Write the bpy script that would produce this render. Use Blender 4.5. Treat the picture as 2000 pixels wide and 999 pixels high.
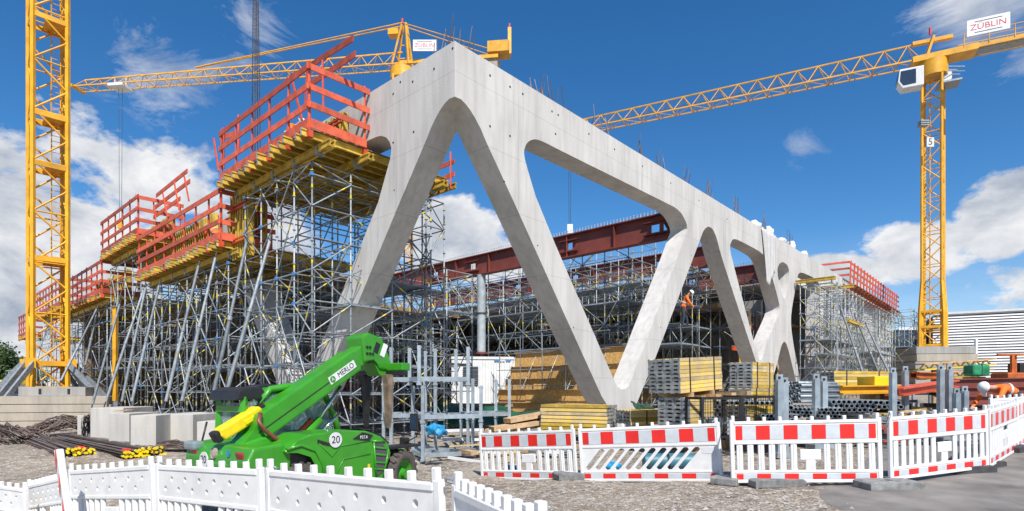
import bpy, bmesh, math, random
import numpy as np
from mathutils import Vector, Matrix
random.seed(7)
for o in list(bpy.data.objects): bpy.data.objects.remove(o)
S = bpy.context.scene
COL = S.collection
V = Vector
# ------------------------------------------------------------------ camera
F, CX, HY, CH = 1110.0, 1000.0, 762.0, 1.5      # focal length, centre and horizon in photo pixels (2000 wide), eye height
cam = bpy.data.cameras.new('camera'); cam_o = bpy.data.objects.new('camera', cam); COL.objects.link(cam_o)
cam.sensor_width = 36; cam.lens = F*36/2000; cam.shift_y = (HY-499.5)/2000
cam.clip_start = .05; cam.clip_end = 2000
cam_o.location = (0,0,CH); cam_o.rotation_euler = (math.radians(90),0,0)
S.camera = cam_o
# ------------------------------------------------------------------ light
EL = math.radians(50); SH = V((.2425,-.9701,0))
SUN = V((SH.x*math.cos(EL), SH.y*math.cos(EL), math.sin(EL)))
sun = bpy.data.lights.new('sun','SUN'); sun.energy = 4.6; sun.angle = math.radians(.5); sun.color = (1,.955,.89)
so = bpy.data.objects.new('sun', sun); COL.objects.link(so)
so.rotation_euler = (-SUN).to_track_quat('-Z','Y').to_euler(); so.location = (20,-30,40)
S.view_settings.view_transform = 'Standard'; S.view_settings.look = 'None'
S.view_settings.exposure = 0.42; S.view_settings.gamma = 1
W = bpy.data.worlds.new('World'); S.world = W; W.use_nodes = True
def world():
    nt = W.node_tree; nt.nodes.clear(); N = nt.nodes.new; L = nt.links.new
    out = N('ShaderNodeOutputWorld'); mix = N('ShaderNodeMixShader')
    b1 = N('ShaderNodeBackground'); b2 = N('ShaderNodeBackground')
    sky = N('ShaderNodeTexSky'); sky.sky_type = 'NISHITA'; sky.sun_disc = False
    sky.sun_elevation = EL; sky.sun_rotation = math.atan2(SH.x, SH.y)
    sky.air_density = 1.0; sky.dust_density = .25; sky.ozone_density = 4.5; sky.altitude = 500
    hs = N('ShaderNodeHueSaturation'); hs.inputs['Saturation'].default_value = 1.27; hs.inputs['Value'].default_value = 1.0
    L(sky.outputs[0], hs.inputs['Color']); L(hs.outputs[0], b1.inputs[0]); b1.inputs[1].default_value = .107
    tc = N('ShaderNodeTexCoord'); sep = N('ShaderNodeSeparateXYZ'); L(tc.outputs['Generated'], sep.inputs[0])
    def m(op, a, b=None, c=None, clamp=False):
        n = N('ShaderNodeMath'); n.operation = op; n.use_clamp = clamp
        for i, x in enumerate((a, b, c)):
            if x is None: continue
            if isinstance(x, (int, float)): n.inputs[i].default_value = x
            else: L(x, n.inputs[i])
        return n.outputs[0]
    X, Y, Z = sep.outputs
    az = m('ARCTAN2', X, Y); el = m('ARCSINE', Z)
    def noise(scale, detail, rough, off, dist=0.0, sq=(1,1,1.7)):
        mp = N('ShaderNodeMapping'); mp.inputs['Location'].default_value = off; mp.inputs['Scale'].default_value = sq
        L(tc.outputs['Generated'], mp.inputs[0])
        n = N('ShaderNodeTexNoise'); n.inputs['Scale'].default_value = scale; n.inputs['Detail'].default_value = detail
        n.inputs['Roughness'].default_value = rough; n.inputs['Distortion'].default_value = dist
        L(mp.outputs[0], n.inputs['Vector']); return n.outputs['Fac']
    D2 = math.radians
    def blob(a, e, ra, re, amp):
        da = m('DIVIDE', m('SUBTRACT', az, D2(a)), D2(ra)); de = m('DIVIDE', m('SUBTRACT', el, D2(e)), D2(re))
        r = m('SQRT', m('ADD', m('MULTIPLY', da, da), m('MULTIPLY', de, de)))
        return m('MULTIPLY', m('SUBTRACT', 1.0, r, clamp=True), amp)
    # cumulus banks: azimuth, elevation, half widths (degrees), strength
    banks = [(-40,11,17,11,1.15),(-33,17,11,7.5,1.1),(-44,3,14,7,.9),(-27,12,9,8,1.0),(-22,8,12,8,.8),(-6,15.2,8,5.5,1.3),(-2.5,13,7,4,1.1),
             (35,11.6,6.5,3.8,1.05),(41.5,13.2,6,4.2,1.1),(30,10,7,3.4,1.1),(45,7.5,9,3.2,.85),(34,3.2,14,3.2,.9),(63,11,16,7,1.0),(-70,13,22,10,1.0),(100,14,30,9,1.0),(150,13,30,9,1.0),(-120,14,34,9,1.0),(-170,12,20,9,1.0),(10,4,14,4,.6)]
    acc = None
    for b in banks:
        s = blob(*b); acc = s if acc is None else m('MAXIMUM', acc, s)
    big = noise(3.4, 9, .6, (3.1,1.7,.4), .25); fine = noise(9.0, 8, .62, (1.3,5.2,2.2), .2)
    n1 = m('ADD', m('MULTIPLY', big, .72), m('MULTIPLY', fine, .42))
    dens = m('ADD', acc, m('MULTIPLY', m('SUBTRACT', n1, .57), 2.6))
    cum = m('MULTIPLY', m('SUBTRACT', dens, .33), 6.0, clamp=True)
    cum = m('MULTIPLY', cum, m('MULTIPLY', acc, 6.0, clamp=True))
    wisp_n = noise(5.5, 10, .68, (7.7,.9,3.3), .9, (1,1,2.6))
    wacc = None
    for b in [(40,27.5,8,4.5,1.45),(-31,26,9,7,.8),(27,20.5,4,3,.55),(41.5,24,4,3.5,.75),(-38,33,9,4,.5),(-25,30,8,5,.72),(80,40,40,20,.7),(-100,40,40,20,.7),(165,45,40,20,.7)]:
        s = blob(*b); wacc = s if wacc is None else m('MAXIMUM', wacc, s)
    wisp = m('MULTIPLY', m('SUBTRACT', m('ADD', wacc, m('MULTIPLY', m('SUBTRACT', wisp_n, .5), 2.6)), .42), 1.5, clamp=True)
    wisp = m('MULTIPLY', wisp, m('MULTIPLY', wacc, 2.0, clamp=True)); wisp = m('MULTIPLY', wisp, .78)
    haze = m('MULTIPLY', m('SUBTRACT', 1.0, m('DIVIDE', el, D2(14)), clamp=True), .34)
    fac = m('MAXIMUM', m('MAXIMUM', cum, wisp), haze, clamp=True)
    # sunlit tops, grey undersides
    sh = noise(6.5, 7, .6, (3.1,1.7,.52), .25)
    lit = m('ADD', m('MULTIPLY', m('SUBTRACT', sh, .5), 3.4), .52, clamp=True)
    cr = N('ShaderNodeMix'); cr.data_type = 'RGBA'
    cr.inputs[6].default_value = (.36,.42,.53,1); cr.inputs[7].default_value = (.95,.955,.965,1)
    L(lit, cr.inputs[0]); L(cr.outputs[2], b2.inputs[0]); b2.inputs[1].default_value = .75
    L(fac, mix.inputs[0]); L(b1.outputs[0], mix.inputs[1]); L(b2.outputs[0], mix.inputs[2]); L(mix.outputs[0], out.inputs[0])
world()
# ------------------------------------------------------------------ pixel helpers
def ray(px, py): return V(((px-CX)/F, 1.0, (HY-py)/F))
def at(px, py, D): r = ray(px,py); return V((r.x*D, D, CH+r.z*D))
def gx(px, D): return (px-CX)/F*D
# ------------------------------------------------------------------ building frame: u along the right face, v along the left face
BA = math.atan2(1110,1005); UR = V((math.cos(BA),math.sin(BA),0)); VL = V((-math.sin(BA),math.cos(BA),0))
DC = 14.5; C0 = V(((888-CX)/F*DC, DC, 0))
def B(u,v,w=0): return C0+UR*u+VL*v+V((0,0,w))
def on_u(px,py,u):      # pixel -> (v,w) on the plane u = const
    r = ray(px,py); p0 = V((0,0,CH))-B(u,0,0)
    t = -(p0.dot(UR))/r.dot(UR); p = p0+r*t; return p.dot(VL), p.z
def on_v(px,py,v):      # pixel -> (u,w) on the plane v = const
    r = ray(px,py); p0 = V((0,0,CH))-B(0,v,0)
    t = -(p0.dot(VL))/r.dot(VL); p = p0+r*t; return p.dot(UR), p.z
# ------------------------------------------------------------------ terrain height
ANCH = np.array([(0,0,0),(0,2,0),(-.4,3.3,0),(-2,4.7,-.12),(-3.6,5.8,-.25),(-5.4,7,-.45),(-7.3,8.3,-.8),(-9,8.4,-.8),(-4.1,9.4,-.52),(-2.6,11,-.52),(-5.5,11,-.5),
 (0,11.3,-.25),(1.2,10,-.1),(3.4,9,.03),(5.5,8.4,.08),(7.7,9.2,.15),(9.7,10.9,.3),(13,14,.42),(6.5,13,.2),(3.7,20,.0),(-7,15.5,-.1),(-12,16,-.12),(-10,12,-.35),(-24,30,-.4),(-40,35,-.6),(-15,22,-.1),
 (37,50,2.0),(15,25,.6),(22,30,1.0),(0,30,.1),(-10,30,.0),(60,80,3.0),(100,80,3),(-60,80,-.5),(0,80,.6),(3,5,0),(6,4,0),(10,5,.1),(-8,4,-.55),(-14,8,-.7),(16,8,.3),(-30,12,-.6),(40,20,1.0),(0,-10,0),(30,-10,.3),(-30,-10,-.3),(0,7,-.08),(-1.5,7.5,-.2)], float)
def gzn(x, y):
    d2 = (ANCH[:,0]-x)**2+(ANCH[:,1]-y)**2
    w = 1/(d2+.6+.0008*(x*x+y*y))**1.7
    return float((w*ANCH[:,2]).sum()/w.sum())
def on_ground(px, py):
    r = ray(px,py); D = 4.0
    for i in range(60):
        z = gzn(r.x*D, D); D = D*.5+.5*(CH-z)/max(1e-3,-r.z)
    return V((r.x*D, D, gzn(r.x*D,D)))
# ------------------------------------------------------------------ materials
MATS = {}
def mat(name, base, rough=.6, metal=0.0, var=.12, scale=3.0, bump=0.0, rnd=.06, tint=None, streak=False, spec=.5, bscale=None, dirt=0.0, coat=0.0):
    if name in MATS: return MATS[name]
    m = bpy.data.materials.new(name); m.use_nodes = True; nt = m.node_tree; N = nt.nodes.new; L = nt.links.new
    bs = nt.nodes['Principled BSDF']; bs.inputs['Roughness'].default_value = rough; bs.inputs['Metallic'].default_value = metal
    bs.inputs['Specular IOR Level'].default_value = spec
    if coat: bs.inputs['Coat Weight'].default_value = coat; bs.inputs['Coat Roughness'].default_value = .12
    geo = N('ShaderNodeNewGeometry')
    def noise(sc, det, vec=None, rg=.6):
        n = N('ShaderNodeTexNoise'); n.inputs['Scale'].default_value = sc; n.inputs['Detail'].default_value = det; n.inputs['Roughness'].default_value = rg
        L(vec or geo.outputs['Position'], n.inputs['Vector']); return n.outputs['Fac']
    def mixc(f, a, b, mode='MIX'):
        n = N('ShaderNodeMix'); n.data_type = 'RGBA'; n.blend_type = mode
        for s, x in ((0,f),(6,a),(7,b)):
            if isinstance(x, (int,float)): n.inputs[s].default_value = x
            elif isinstance(x, tuple): n.inputs[s].default_value = (*x[:3],1)
            else: L(x, n.inputs[s])
        return n.outputs[2]
    vec = None
    if streak:
        mp = N('ShaderNodeMapping'); mp.inputs['Scale'].default_value = streak if isinstance(streak, tuple) else (1,1,.16)
        L(geo.outputs['Position'], mp.inputs[0]); vec = mp.outputs[0]
    lo = tuple(max(0,c*(1-var*1.6)) for c in base); hi = tuple(min(1,c*(1+var)) for c in base)
    if tint: lo = tint
    cr = N('ShaderNodeMapRange'); cr.inputs[1].default_value = .32; cr.inputs[2].default_value = .68
    L(noise(scale, 6, vec), cr.inputs[0])
    col = mixc(cr.outputs[0], lo, hi)
    if dirt:
        d = N('ShaderNodeMapRange'); d.inputs[1].default_value = .52; d.inputs[2].default_value = .8; d.inputs[4].default_value = dirt
        L(noise(scale*.45+.3, 8, None, .7), d.inputs[0]); col = mixc(d.outputs[0], col, (.12,.10,.08))
    if rnd:
        oi = N('ShaderNodeObjectInfo'); r = N('ShaderNodeMapRange'); r.inputs[3].default_value = 1-rnd*2; r.inputs[4].default_value = 1+rnd
        L(oi.outputs['Random'], r.inputs[0]); v = N('ShaderNodeVectorMath'); v.operation = 'SCALE'; L(col, v.inputs[0]); L(r.outputs[0], v.inputs['Scale']); col = v.outputs[0]
    L(col, bs.inputs['Base Color'])
    rr = N('ShaderNodeMapRange'); rr.inputs[3].default_value = max(0,rough-.1); rr.inputs[4].default_value = min(1,rough+.12); L(noise(scale*1.9, 4), rr.inputs[0]); L(rr.outputs[0], bs.inputs['Roughness'])
    if bump:
        b = N('ShaderNodeBump'); b.inputs['Strength'].default_value = bump; b.inputs['Distance'].default_value = .02
        L(noise(bscale or scale*6, 6), b.inputs['Height']); L(b.outputs[0], bs.inputs['Normal'])
    MATS[name] = m; return m
def concrete(name, base, joints=False):
    m = mat(name, base, .85, var=.10, scale=.9, bump=.25, bscale=22, rnd=.0, streak=(1,1,.35), dirt=.10)
    nt = m.node_tree; N = nt.nodes.new; L = nt.links.new; bs = nt.nodes['Principled BSDF']
    src = bs.inputs['Base Color'].links[0].from_socket
    geo = N('ShaderNodeNewGeometry'); mp = N('ShaderNodeMapping'); mp.inputs['Scale'].default_value = (2.6,2.6,.22); L(geo.outputs['Position'], mp.inputs[0])
    n = N('ShaderNodeTexNoise'); n.inputs['Scale'].default_value = 2.2; n.inputs['Detail'].default_value = 7; L(mp.outputs[0], n.inputs['Vector'])
    r = N('ShaderNodeMapRange'); r.inputs[1].default_value = .45; r.inputs[2].default_value = .72; r.inputs[3].default_value = 1.0; r.inputs[4].default_value = .84; L(n.outputs[0], r.inputs[0])
    fac = r.outputs[0]
    pn = N('ShaderNodeTexNoise'); pn.inputs['Scale'].default_value = 38; pn.inputs['Detail'].default_value = 3; L(geo.outputs['Position'], pn.inputs['Vector'])
    pr = N('ShaderNodeMapRange'); pr.inputs[1].default_value = .66; pr.inputs[2].default_value = .74; pr.inputs[3].default_value = 1.0; pr.inputs[4].default_value = .8; L(pn.outputs[0], pr.inputs[0])
    mu = N('ShaderNodeMath'); mu.operation = 'MULTIPLY'; L(fac, mu.inputs[0]); L(pr.outputs[0], mu.inputs[1]); fac = mu.outputs[0]
    if joints:       # formwork joints in the building's own axes
        tc = N('ShaderNodeTexCoord'); sp = N('ShaderNodeSeparateXYZ'); L(tc.outputs['Object'], sp.inputs[0])
        def line(sock, period, off, wd):
            a = N('ShaderNodeMath'); a.operation = 'ADD'; L(sock, a.inputs[0]); a.inputs[1].default_value = off
            b = N('ShaderNodeMath'); b.operation = 'PINGPONG'; L(a.outputs[0], b.inputs[0]); b.inputs[1].default_value = period/2
            c = N('ShaderNodeMapRange'); c.inputs[1].default_value = wd*.4; c.inputs[2].default_value = wd; c.inputs[3].default_value = .80; c.inputs[4].default_value = 1.0; L(b.outputs[0], c.inputs[0]); return c.outputs[0]
        ad = N('ShaderNodeMath'); ad.operation = 'ADD'; L(sp.outputs[0], ad.inputs[0]); L(sp.outputs[1], ad.inputs[1])
        for s in (line(sp.outputs[2], 1.55, -.36, .014), line(ad.outputs[0], 2.5, .05, .012)):
            mm = N('ShaderNodeMath'); mm.operation = 'MULTIPLY'; L(fac, mm.inputs[0]); L(s, mm.inputs[1]); fac = mm.outputs[0]
    v = N('ShaderNodeVectorMath'); v.operation = 'SCALE'; L(src, v.inputs[0]); L(fac, v.inputs['Scale']); L(v.outputs[0], bs.inputs['Base Color'])
    return m
CONC = concrete('fair_faced_concrete', (.565,.545,.515), True)
CONC2 = concrete('precast_concrete', (.50,.48,.44))
CONC4 = concrete('weathered_ballast_concrete', (.40,.355,.29))
CONC3 = concrete('grey_concrete', (.33,.32,.30))
GALV = mat('galvanised_steel', (.32,.355,.38), .5, .3, .2, 6, rnd=.2)
GALVD = mat('galvanised_plate', (.36,.40,.43), .5, .5, .2, 8, rnd=.1, dirt=.2)
ZINC = mat('zinc_frame', (.40,.46,.50), .45, .45, .15, 5, rnd=.08, dirt=.15)
YTAG = mat('yellow_sticker', (.75,.60,.02), .5, 0, .08)
BTAG = mat('blue_wedge', (.05,.22,.5), .5, 0, .08)
H20 = mat('yellow_timber', (.62,.41,.055), .62, 0, .22, 4, bump=.2, rnd=.16, streak=(1,1,1), dirt=.35)
YEL2 = mat('weathered_yellow_timber', (.66,.45,.09), .65, 0, .25, 3, bump=.2, rnd=.14, tint=(.60,.46,.24), dirt=.2)
YEL3 = mat('pale_bare_timber', (.62,.47,.25), .7, 0, .2, 3, bump=.2, rnd=.14, dirt=.2)
WOODE = mat('timber_end', (.62,.50,.30), .7, 0, .2, 10, rnd=.15)
CAPG = mat('beam_end_plate', (.34,.36,.36), .5, .3, .15, 9, rnd=.12)
REDB = mat('red_painted_board', (.60,.105,.05), .6, 0, .22, 3, bump=.15, rnd=.24, dirt=.4)
REDP = mat('red_painted_steel', (.62,.085,.03), .45, 0, .15, 5, rnd=.1, dirt=.2)
PLY = mat('plywood_deck', (.30,.20,.10), .7, 0, .25, 4, rnd=.1, dirt=.3)
OSB = mat('osb_board', (.70,.42,.14), .75, 0, .22, 9, rnd=.08, bump=.2)
TIMB = mat('sawn_timber', (.50,.34,.19), .75, 0, .25, 5, rnd=.15, bump=.2, streak=(1,1,1))
CRY = mat('crane_yellow', (.76,.38,.018), .45, 0, .14, 1.6, rnd=.10, dirt=.30)
RUST = mat('oxide_red_steel', (.205,.046,.032), .6, 0, .18, 1.2, rnd=.05, dirt=.2)
WHITE = mat('white_plastic', (.77,.765,.75), .45, 0, .05, 5, rnd=.035, dirt=.24)
SLAT = mat('louvre_aluminium', (.60,.61,.62), .4, 0, .08, .6, rnd=.05)
WPAINT = mat('white_sheet_metal', (.72,.73,.73), .4, 0, .06, 2, dirt=.08)
RED = mat('retro_red', (.72,.025,.02), .35, 0, .06, 6, rnd=.04)
RETRO = mat('retro_grey_white', (.55,.58,.61), .4, 0, .06, 9, rnd=.03)
BLACK = mat('black_plastic', (.018,.018,.02), .45, 0, .2, 6)
DARK = mat('dark_void', (.02,.018,.017), .8, 0, .2, 6)
RUBBER = mat('tyre_rubber', (.045,.04,.036), .85, 0, .35, 7, bump=.4, tint=(.10,.085,.07))
GREEN = mat('lime_green_paint', (.040,.285,.014), .36, 0, .10, 3, rnd=.03, dirt=.24, coat=.25)
GREEND = mat('green_tarpaulin', (.02,.10,.05), .5, 0, .3, 3, bump=.6, bscale=5)
BLUET = mat('blue_tarpaulin', (.02,.28,.55), .35, 0, .25, 4, bump=.6, bscale=6)
ORANGE = mat('hi_vis_orange', (.85,.16,.01), .7, 0, .12, 8)
NAVY = mat('work_trousers', (.03,.04,.06), .8, 0, .2, 8)
SKIN = mat('skin', (.50,.28,.19), .55, 0, .06, 8)
HELM = mat('helmet_white', (.80,.80,.78), .3, 0, .03)
REBAR = mat('rebar_rusty', (.17,.155,.15), .65, .45, .4, 3, rnd=.35, tint=(.17,.10,.065))
STEELD = mat('dark_steel', (.10,.10,.105), .5, .6, .25, 6, rnd=.1)
BROWNH = mat('brown_hose', (.20,.06,.035), .45, 0, .15, 6)
YELP = mat('yellow_paint', (.85,.62,.01), .4, 0, .08, 5)
TEXTB = mat('black_print', (.02,.02,.025), .6)
TEXTR = mat('red_print', (.60,.03,.05), .6)
RUBG = mat('recycled_rubber_foot', (.24,.24,.235), .9, 0, .25, 9, bump=.4, rnd=.1)
RUBD = mat('dark_rubber_foot', (.06,.06,.06), .9, 0, .25, 9, bump=.4)
def glass():
    m = bpy.data.materials.new('tinted_glass'); m.use_nodes = True; b = m.node_tree.nodes['Principled BSDF']
    b.inputs['Base Color'].default_value = (.62,.82,.80,1); b.inputs['Roughness'].default_value = .03; b.inputs['Transmission Weight'].default_value = .85; b.inputs['IOR'].default_value = 1.25
    n = m.node_tree.nodes.new('ShaderNodeTexNoise'); n.inputs['Scale'].default_value = 2.0; r = m.node_tree.nodes.new('ShaderNodeMapRange'); r.inputs[3].default_value = .02; r.inputs[4].default_value = .09
    m.node_tree.links.new(n.outputs[0], r.inputs[0]); m.node_tree.links.new(r.outputs[0], b.inputs['Roughness']); return m
GLASS = glass()
DGLASS = mat('dark_facade_glass', (.03,.05,.085), .08, 0, .3, .3, rnd=.1)
# ------------------------------------------------------------------ mesh helpers
CACHE = {}; WM = {}
def unit_box(m):
    k = ('box', m.name)
    if k not in CACHE:
        me = bpy.data.meshes.new('box_piece'); bm = bmesh.new(); bmesh.ops.create_cube(bm, size=1); bm.to_mesh(me); bm.free(); me.materials.append(m); CACHE[k] = me
    return CACHE[k]
def unit_cyl(m, n=8):
    k = ('cyl', m.name, n)
    if k not in CACHE:
        me = bpy.data.meshes.new('tube_piece'); bm = bmesh.new(); bmesh.ops.create_cone(bm, cap_ends=True, segments=n, radius1=1, radius2=1, depth=1)
        for f in bm.faces: f.smooth = len(f.verts) == 4 and abs(f.normal.z) < .5
        for e in bm.edges: e.smooth = not any(abs(f.normal.z) > .5 for f in e.link_faces)
        bm.to_mesh(me); bm.free(); me.materials.append(m); CACHE[k] = me
    return CACHE[k]
def obj(name, me, parent=None, M=None):
    o = bpy.data.objects.new(name, me); COL.objects.link(o); M = M or Matrix.Identity(4)
    if parent is not None: o.parent = parent; o.matrix_basis = WM[parent.name].inverted() @ M
    else: o.matrix_basis = M
    WM[o.name] = M; return o
def tag(o, label, cat, group=None):
    o['label'] = label; o['category'] = cat
    if group: o['group'] = group
    return o
def thing(name, label, cat, loc=(0,0,0), rz=0, group=None, M=None):
    o = obj(name, None, None, M or (Matrix.Translation(V(loc)) @ Matrix.Rotation(rz,4,'Z'))); o.empty_display_size = .2
    return tag(o, label, cat, group)
def struct(o): o['kind'] = 'structure'; return o
def dirmat(p, q, a='Z', up=V((0,0,1))):
    d = (q-p); L = d.length; d = d/L
    if abs(d.dot(up)) > .995: up = V((0,1,0))
    y = up.cross(d).normalized(); z = d.cross(y)
    return Matrix(((d.x,y.x,z.x,0),(d.y,y.y,z.y,0),(d.z,y.z,z.z,0),(0,0,0,1))), L
def tube(par, name, p, q, r, m, n=8):
    p, q = V(p), V(q); R, L = dirmat(p,q)
    M = Matrix.Translation((p+q)/2) @ R @ Matrix.Rotation(math.pi/2,4,'Y') @ Matrix.Diagonal((r,r,L,1))
    return obj(name, unit_cyl(m,n), par, M)
def bar(par, name, p, q, w, h, m, up=V((0,0,1))):
    p, q = V(p), V(q); R, L = dirmat(p,q,up=up)
    return obj(name, unit_box(m), par, Matrix.Translation((p+q)/2) @ R @ Matrix.Diagonal((L,w,h,1)))
def box(par, name, c, s, m, rz=0, R=None):
    M = Matrix.Translation(V(c)) @ (R or Matrix.Rotation(rz,4,'Z')) @ Matrix.Diagonal((s[0],s[1],s[2],1))
    return obj(name, unit_box(m), par, M)
def mesh(name, verts, faces, mats, smooth=False, mi=None):
    me = bpy.data.meshes.new(name); me.from_pydata([tuple(v) for v in verts], [], faces); me.update()
    for m in (mats if isinstance(mats,(list,tuple)) else [mats]): me.materials.append(m)
    if smooth: me.polygons.foreach_set('use_smooth', [True]*len(me.polygons))
    if mi: me.polygons.foreach_set('material_index', mi)
    return me
def bmesh_to(name, bm, mats, smooth=False):
    me = bpy.data.meshes.new(name); bmesh.ops.recalc_face_normals(bm, faces=bm.faces[:]); bm.to_mesh(me); bm.free()
    for m in (mats if isinstance(mats,(list,tuple)) else [mats]): me.materials.append(m)
    if smooth: me.polygons.foreach_set('use_smooth', [True]*len(me.polygons))
    return me
def bbox_mesh(name, s, m, bev=.01, c=(0,0,0), seg=2):
    bm = bmesh.new(); bmesh.ops.create_cube(bm, size=1)
    for v in bm.verts: v.co = V((v.co.x*s[0]+c[0], v.co.y*s[1]+c[1], v.co.z*s[2]+c[2]))
    if bev: bmesh.ops.bevel(bm, geom=bm.edges[:], offset=bev, segments=seg, affect='EDGES', profile=.6)
    return bmesh_to(name, bm, m)
def prism(name, pts, y0, y1, m, bev=0.0, seg=2, taper=None):
    """closed outline in (x,z), extruded from y0 to y1; taper = (scale, cx, cz) for the y0 end"""
    bm = bmesh.new()
    def tp(x,z):
        if not taper: return x, z
        return taper[1]+(x-taper[1])*taper[0], taper[2]+(z-taper[2])*taper[0]
    a = [bm.verts.new((*[tp(x,z)[0]],y0,tp(x,z)[1])) for x,z in pts]; b = [bm.verts.new((x,y1,z)) for x,z in pts]
    n = len(pts); bm.faces.new(a); bm.faces.new(b[::-1])
    for i in range(n): bm.faces.new((a[i],b[i],b[(i+1)%n],a[(i+1)%n]))
    if bev: bmesh.ops.bevel(bm, geom=bm.edges[:], offset=bev, segments=seg, affect='EDGES', profile=.6, clamp_overlap=True)
    return bmesh_to(name, bm, m)
def fill(outer, holes):
    """triangles of a polygon with holes; returns verts (2d) and tris"""
    bm = bmesh.new(); ed = []
    for loop in [outer]+holes:
        vs = [bm.verts.new((x,y,0)) for x,y in loop]
        for i in range(len(vs)): ed.append(bm.edges.new((vs[i],vs[(i+1)%len(vs)])))
    bmesh.ops.triangle_fill(bm, edges=ed, use_beauty=True, use_dissolve=False, normal=(0,0,1))
    bm.verts.index_update(); vs = [p for loop in [outer]+holes for p in loop]; fs = [[v.index for v in f.verts] for f in bm.faces]; bm.free(); return vs, fs
def plate(name, outer, holes, t, m, f):
    """2d polygon with holes and a thickness; f(x,y,d) -> 3d point"""
    vs, fs = fill(outer, holes); n = len(vs)
    P = [f(x,y,0) for x,y in vs]+[f(x,y,t) for x,y in vs]; Fc = [tuple(q) for q in fs]+[tuple(i+n for i in q[::-1]) for q in fs]
    k = 0
    for loop in [outer]+holes:
        c = len(loop)
        for i in range(c): Fc.append((k+i, k+(i+1)%c, k+(i+1)%c+n, k+i+n))
        k += c
    bm = bmesh.new(); bv = [bm.verts.new(p) for p in P]
    for q in Fc:
        try: bm.faces.new([bv[i] for i in q])
        except ValueError: pass
    return bmesh_to(name, bm, m)
def text(par, name, s, M, size, m, squeeze=1.0, ext=.002):
    cu = bpy.data.curves.new('lettering','FONT'); cu.body = s; cu.size = size; cu.align_x = 'CENTER'; cu.align_y = 'CENTER'; cu.extrude = ext
    t = bpy.data.objects.new('lettering_tmp', cu); COL.objects.link(t); dg = bpy.context.evaluated_depsgraph_get()
    me = bpy.data.meshes.new_from_object(t.evaluated_get(dg)); bpy.data.objects.remove(t); me.materials.clear(); me.materials.append(m)
    return obj(name, me, par, M @ Matrix.Diagonal((squeeze,1,1,1)))
def facing(c, nx, up=V((0,0,1))):
    """matrix whose local z looks along nx, local x runs to the right seen from there"""
    n = V(nx).normalized(); x = up.cross(n).normalized(); y = n.cross(x)
    return Matrix(((x.x,y.x,n.x,c[0]),(x.y,y.y,n.y,c[1]),(x.z,y.z,n.z,c[2]),(0,0,0,1)))
def join_boxes(name, items, m, mi=None):
    """items: (centre, size, matrix3 or None) baked to one mesh"""
    vs, fs, ml = [], [], []
    for i, it in enumerate(items):
        c, s, R = it[0], it[1], (it[2] if len(it) > 2 else None); k = len(vs)
        for sx in (-.5,.5):
            for sy in (-.5,.5):
                for sz in (-.5,.5):
                    p = V((sx*s[0],sy*s[1],sz*s[2]))
                    if R is not None: p = R @ p
                    vs.append(V(c)+p)
        for q in ((0,1,3,2),(4,6,7,5),(0,4,5,1),(2,3,7,6),(0,2,6,4),(1,5,7,3)): fs.append(tuple(k+j for j in q)); ml.append(it[3] if len(it) > 3 else 0)
    return mesh(name, vs, fs, m, mi=ml)
def sweep(name, pts, r, m, n=8):
    """round tube along a polyline"""
    pts = [V(p) for p in pts]; vs, fs = [], []
    for i, p in enumerate(pts):
        d = (pts[min(i+1,len(pts)-1)]-pts[max(i-1,0)]).normalized(); up = V((0,0,1)) if abs(d.z) < .95 else V((1,0,0)); a = d.cross(up).normalized(); b = d.cross(a)
        for k in range(n): t = 2*math.pi*k/n; vs.append(p+(a*math.cos(t)+b*math.sin(t))*r)
    for i in range(len(pts)-1):
        for k in range(n): fs.append((i*n+k, i*n+(k+1)%n, (i+1)*n+(k+1)%n, (i+1)*n+k))
    fs.append(tuple(range(n))[::-1]); fs.append(tuple((len(pts)-1)*n+k for k in range(n)))
    return mesh(name, vs, fs, m, True)
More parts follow.
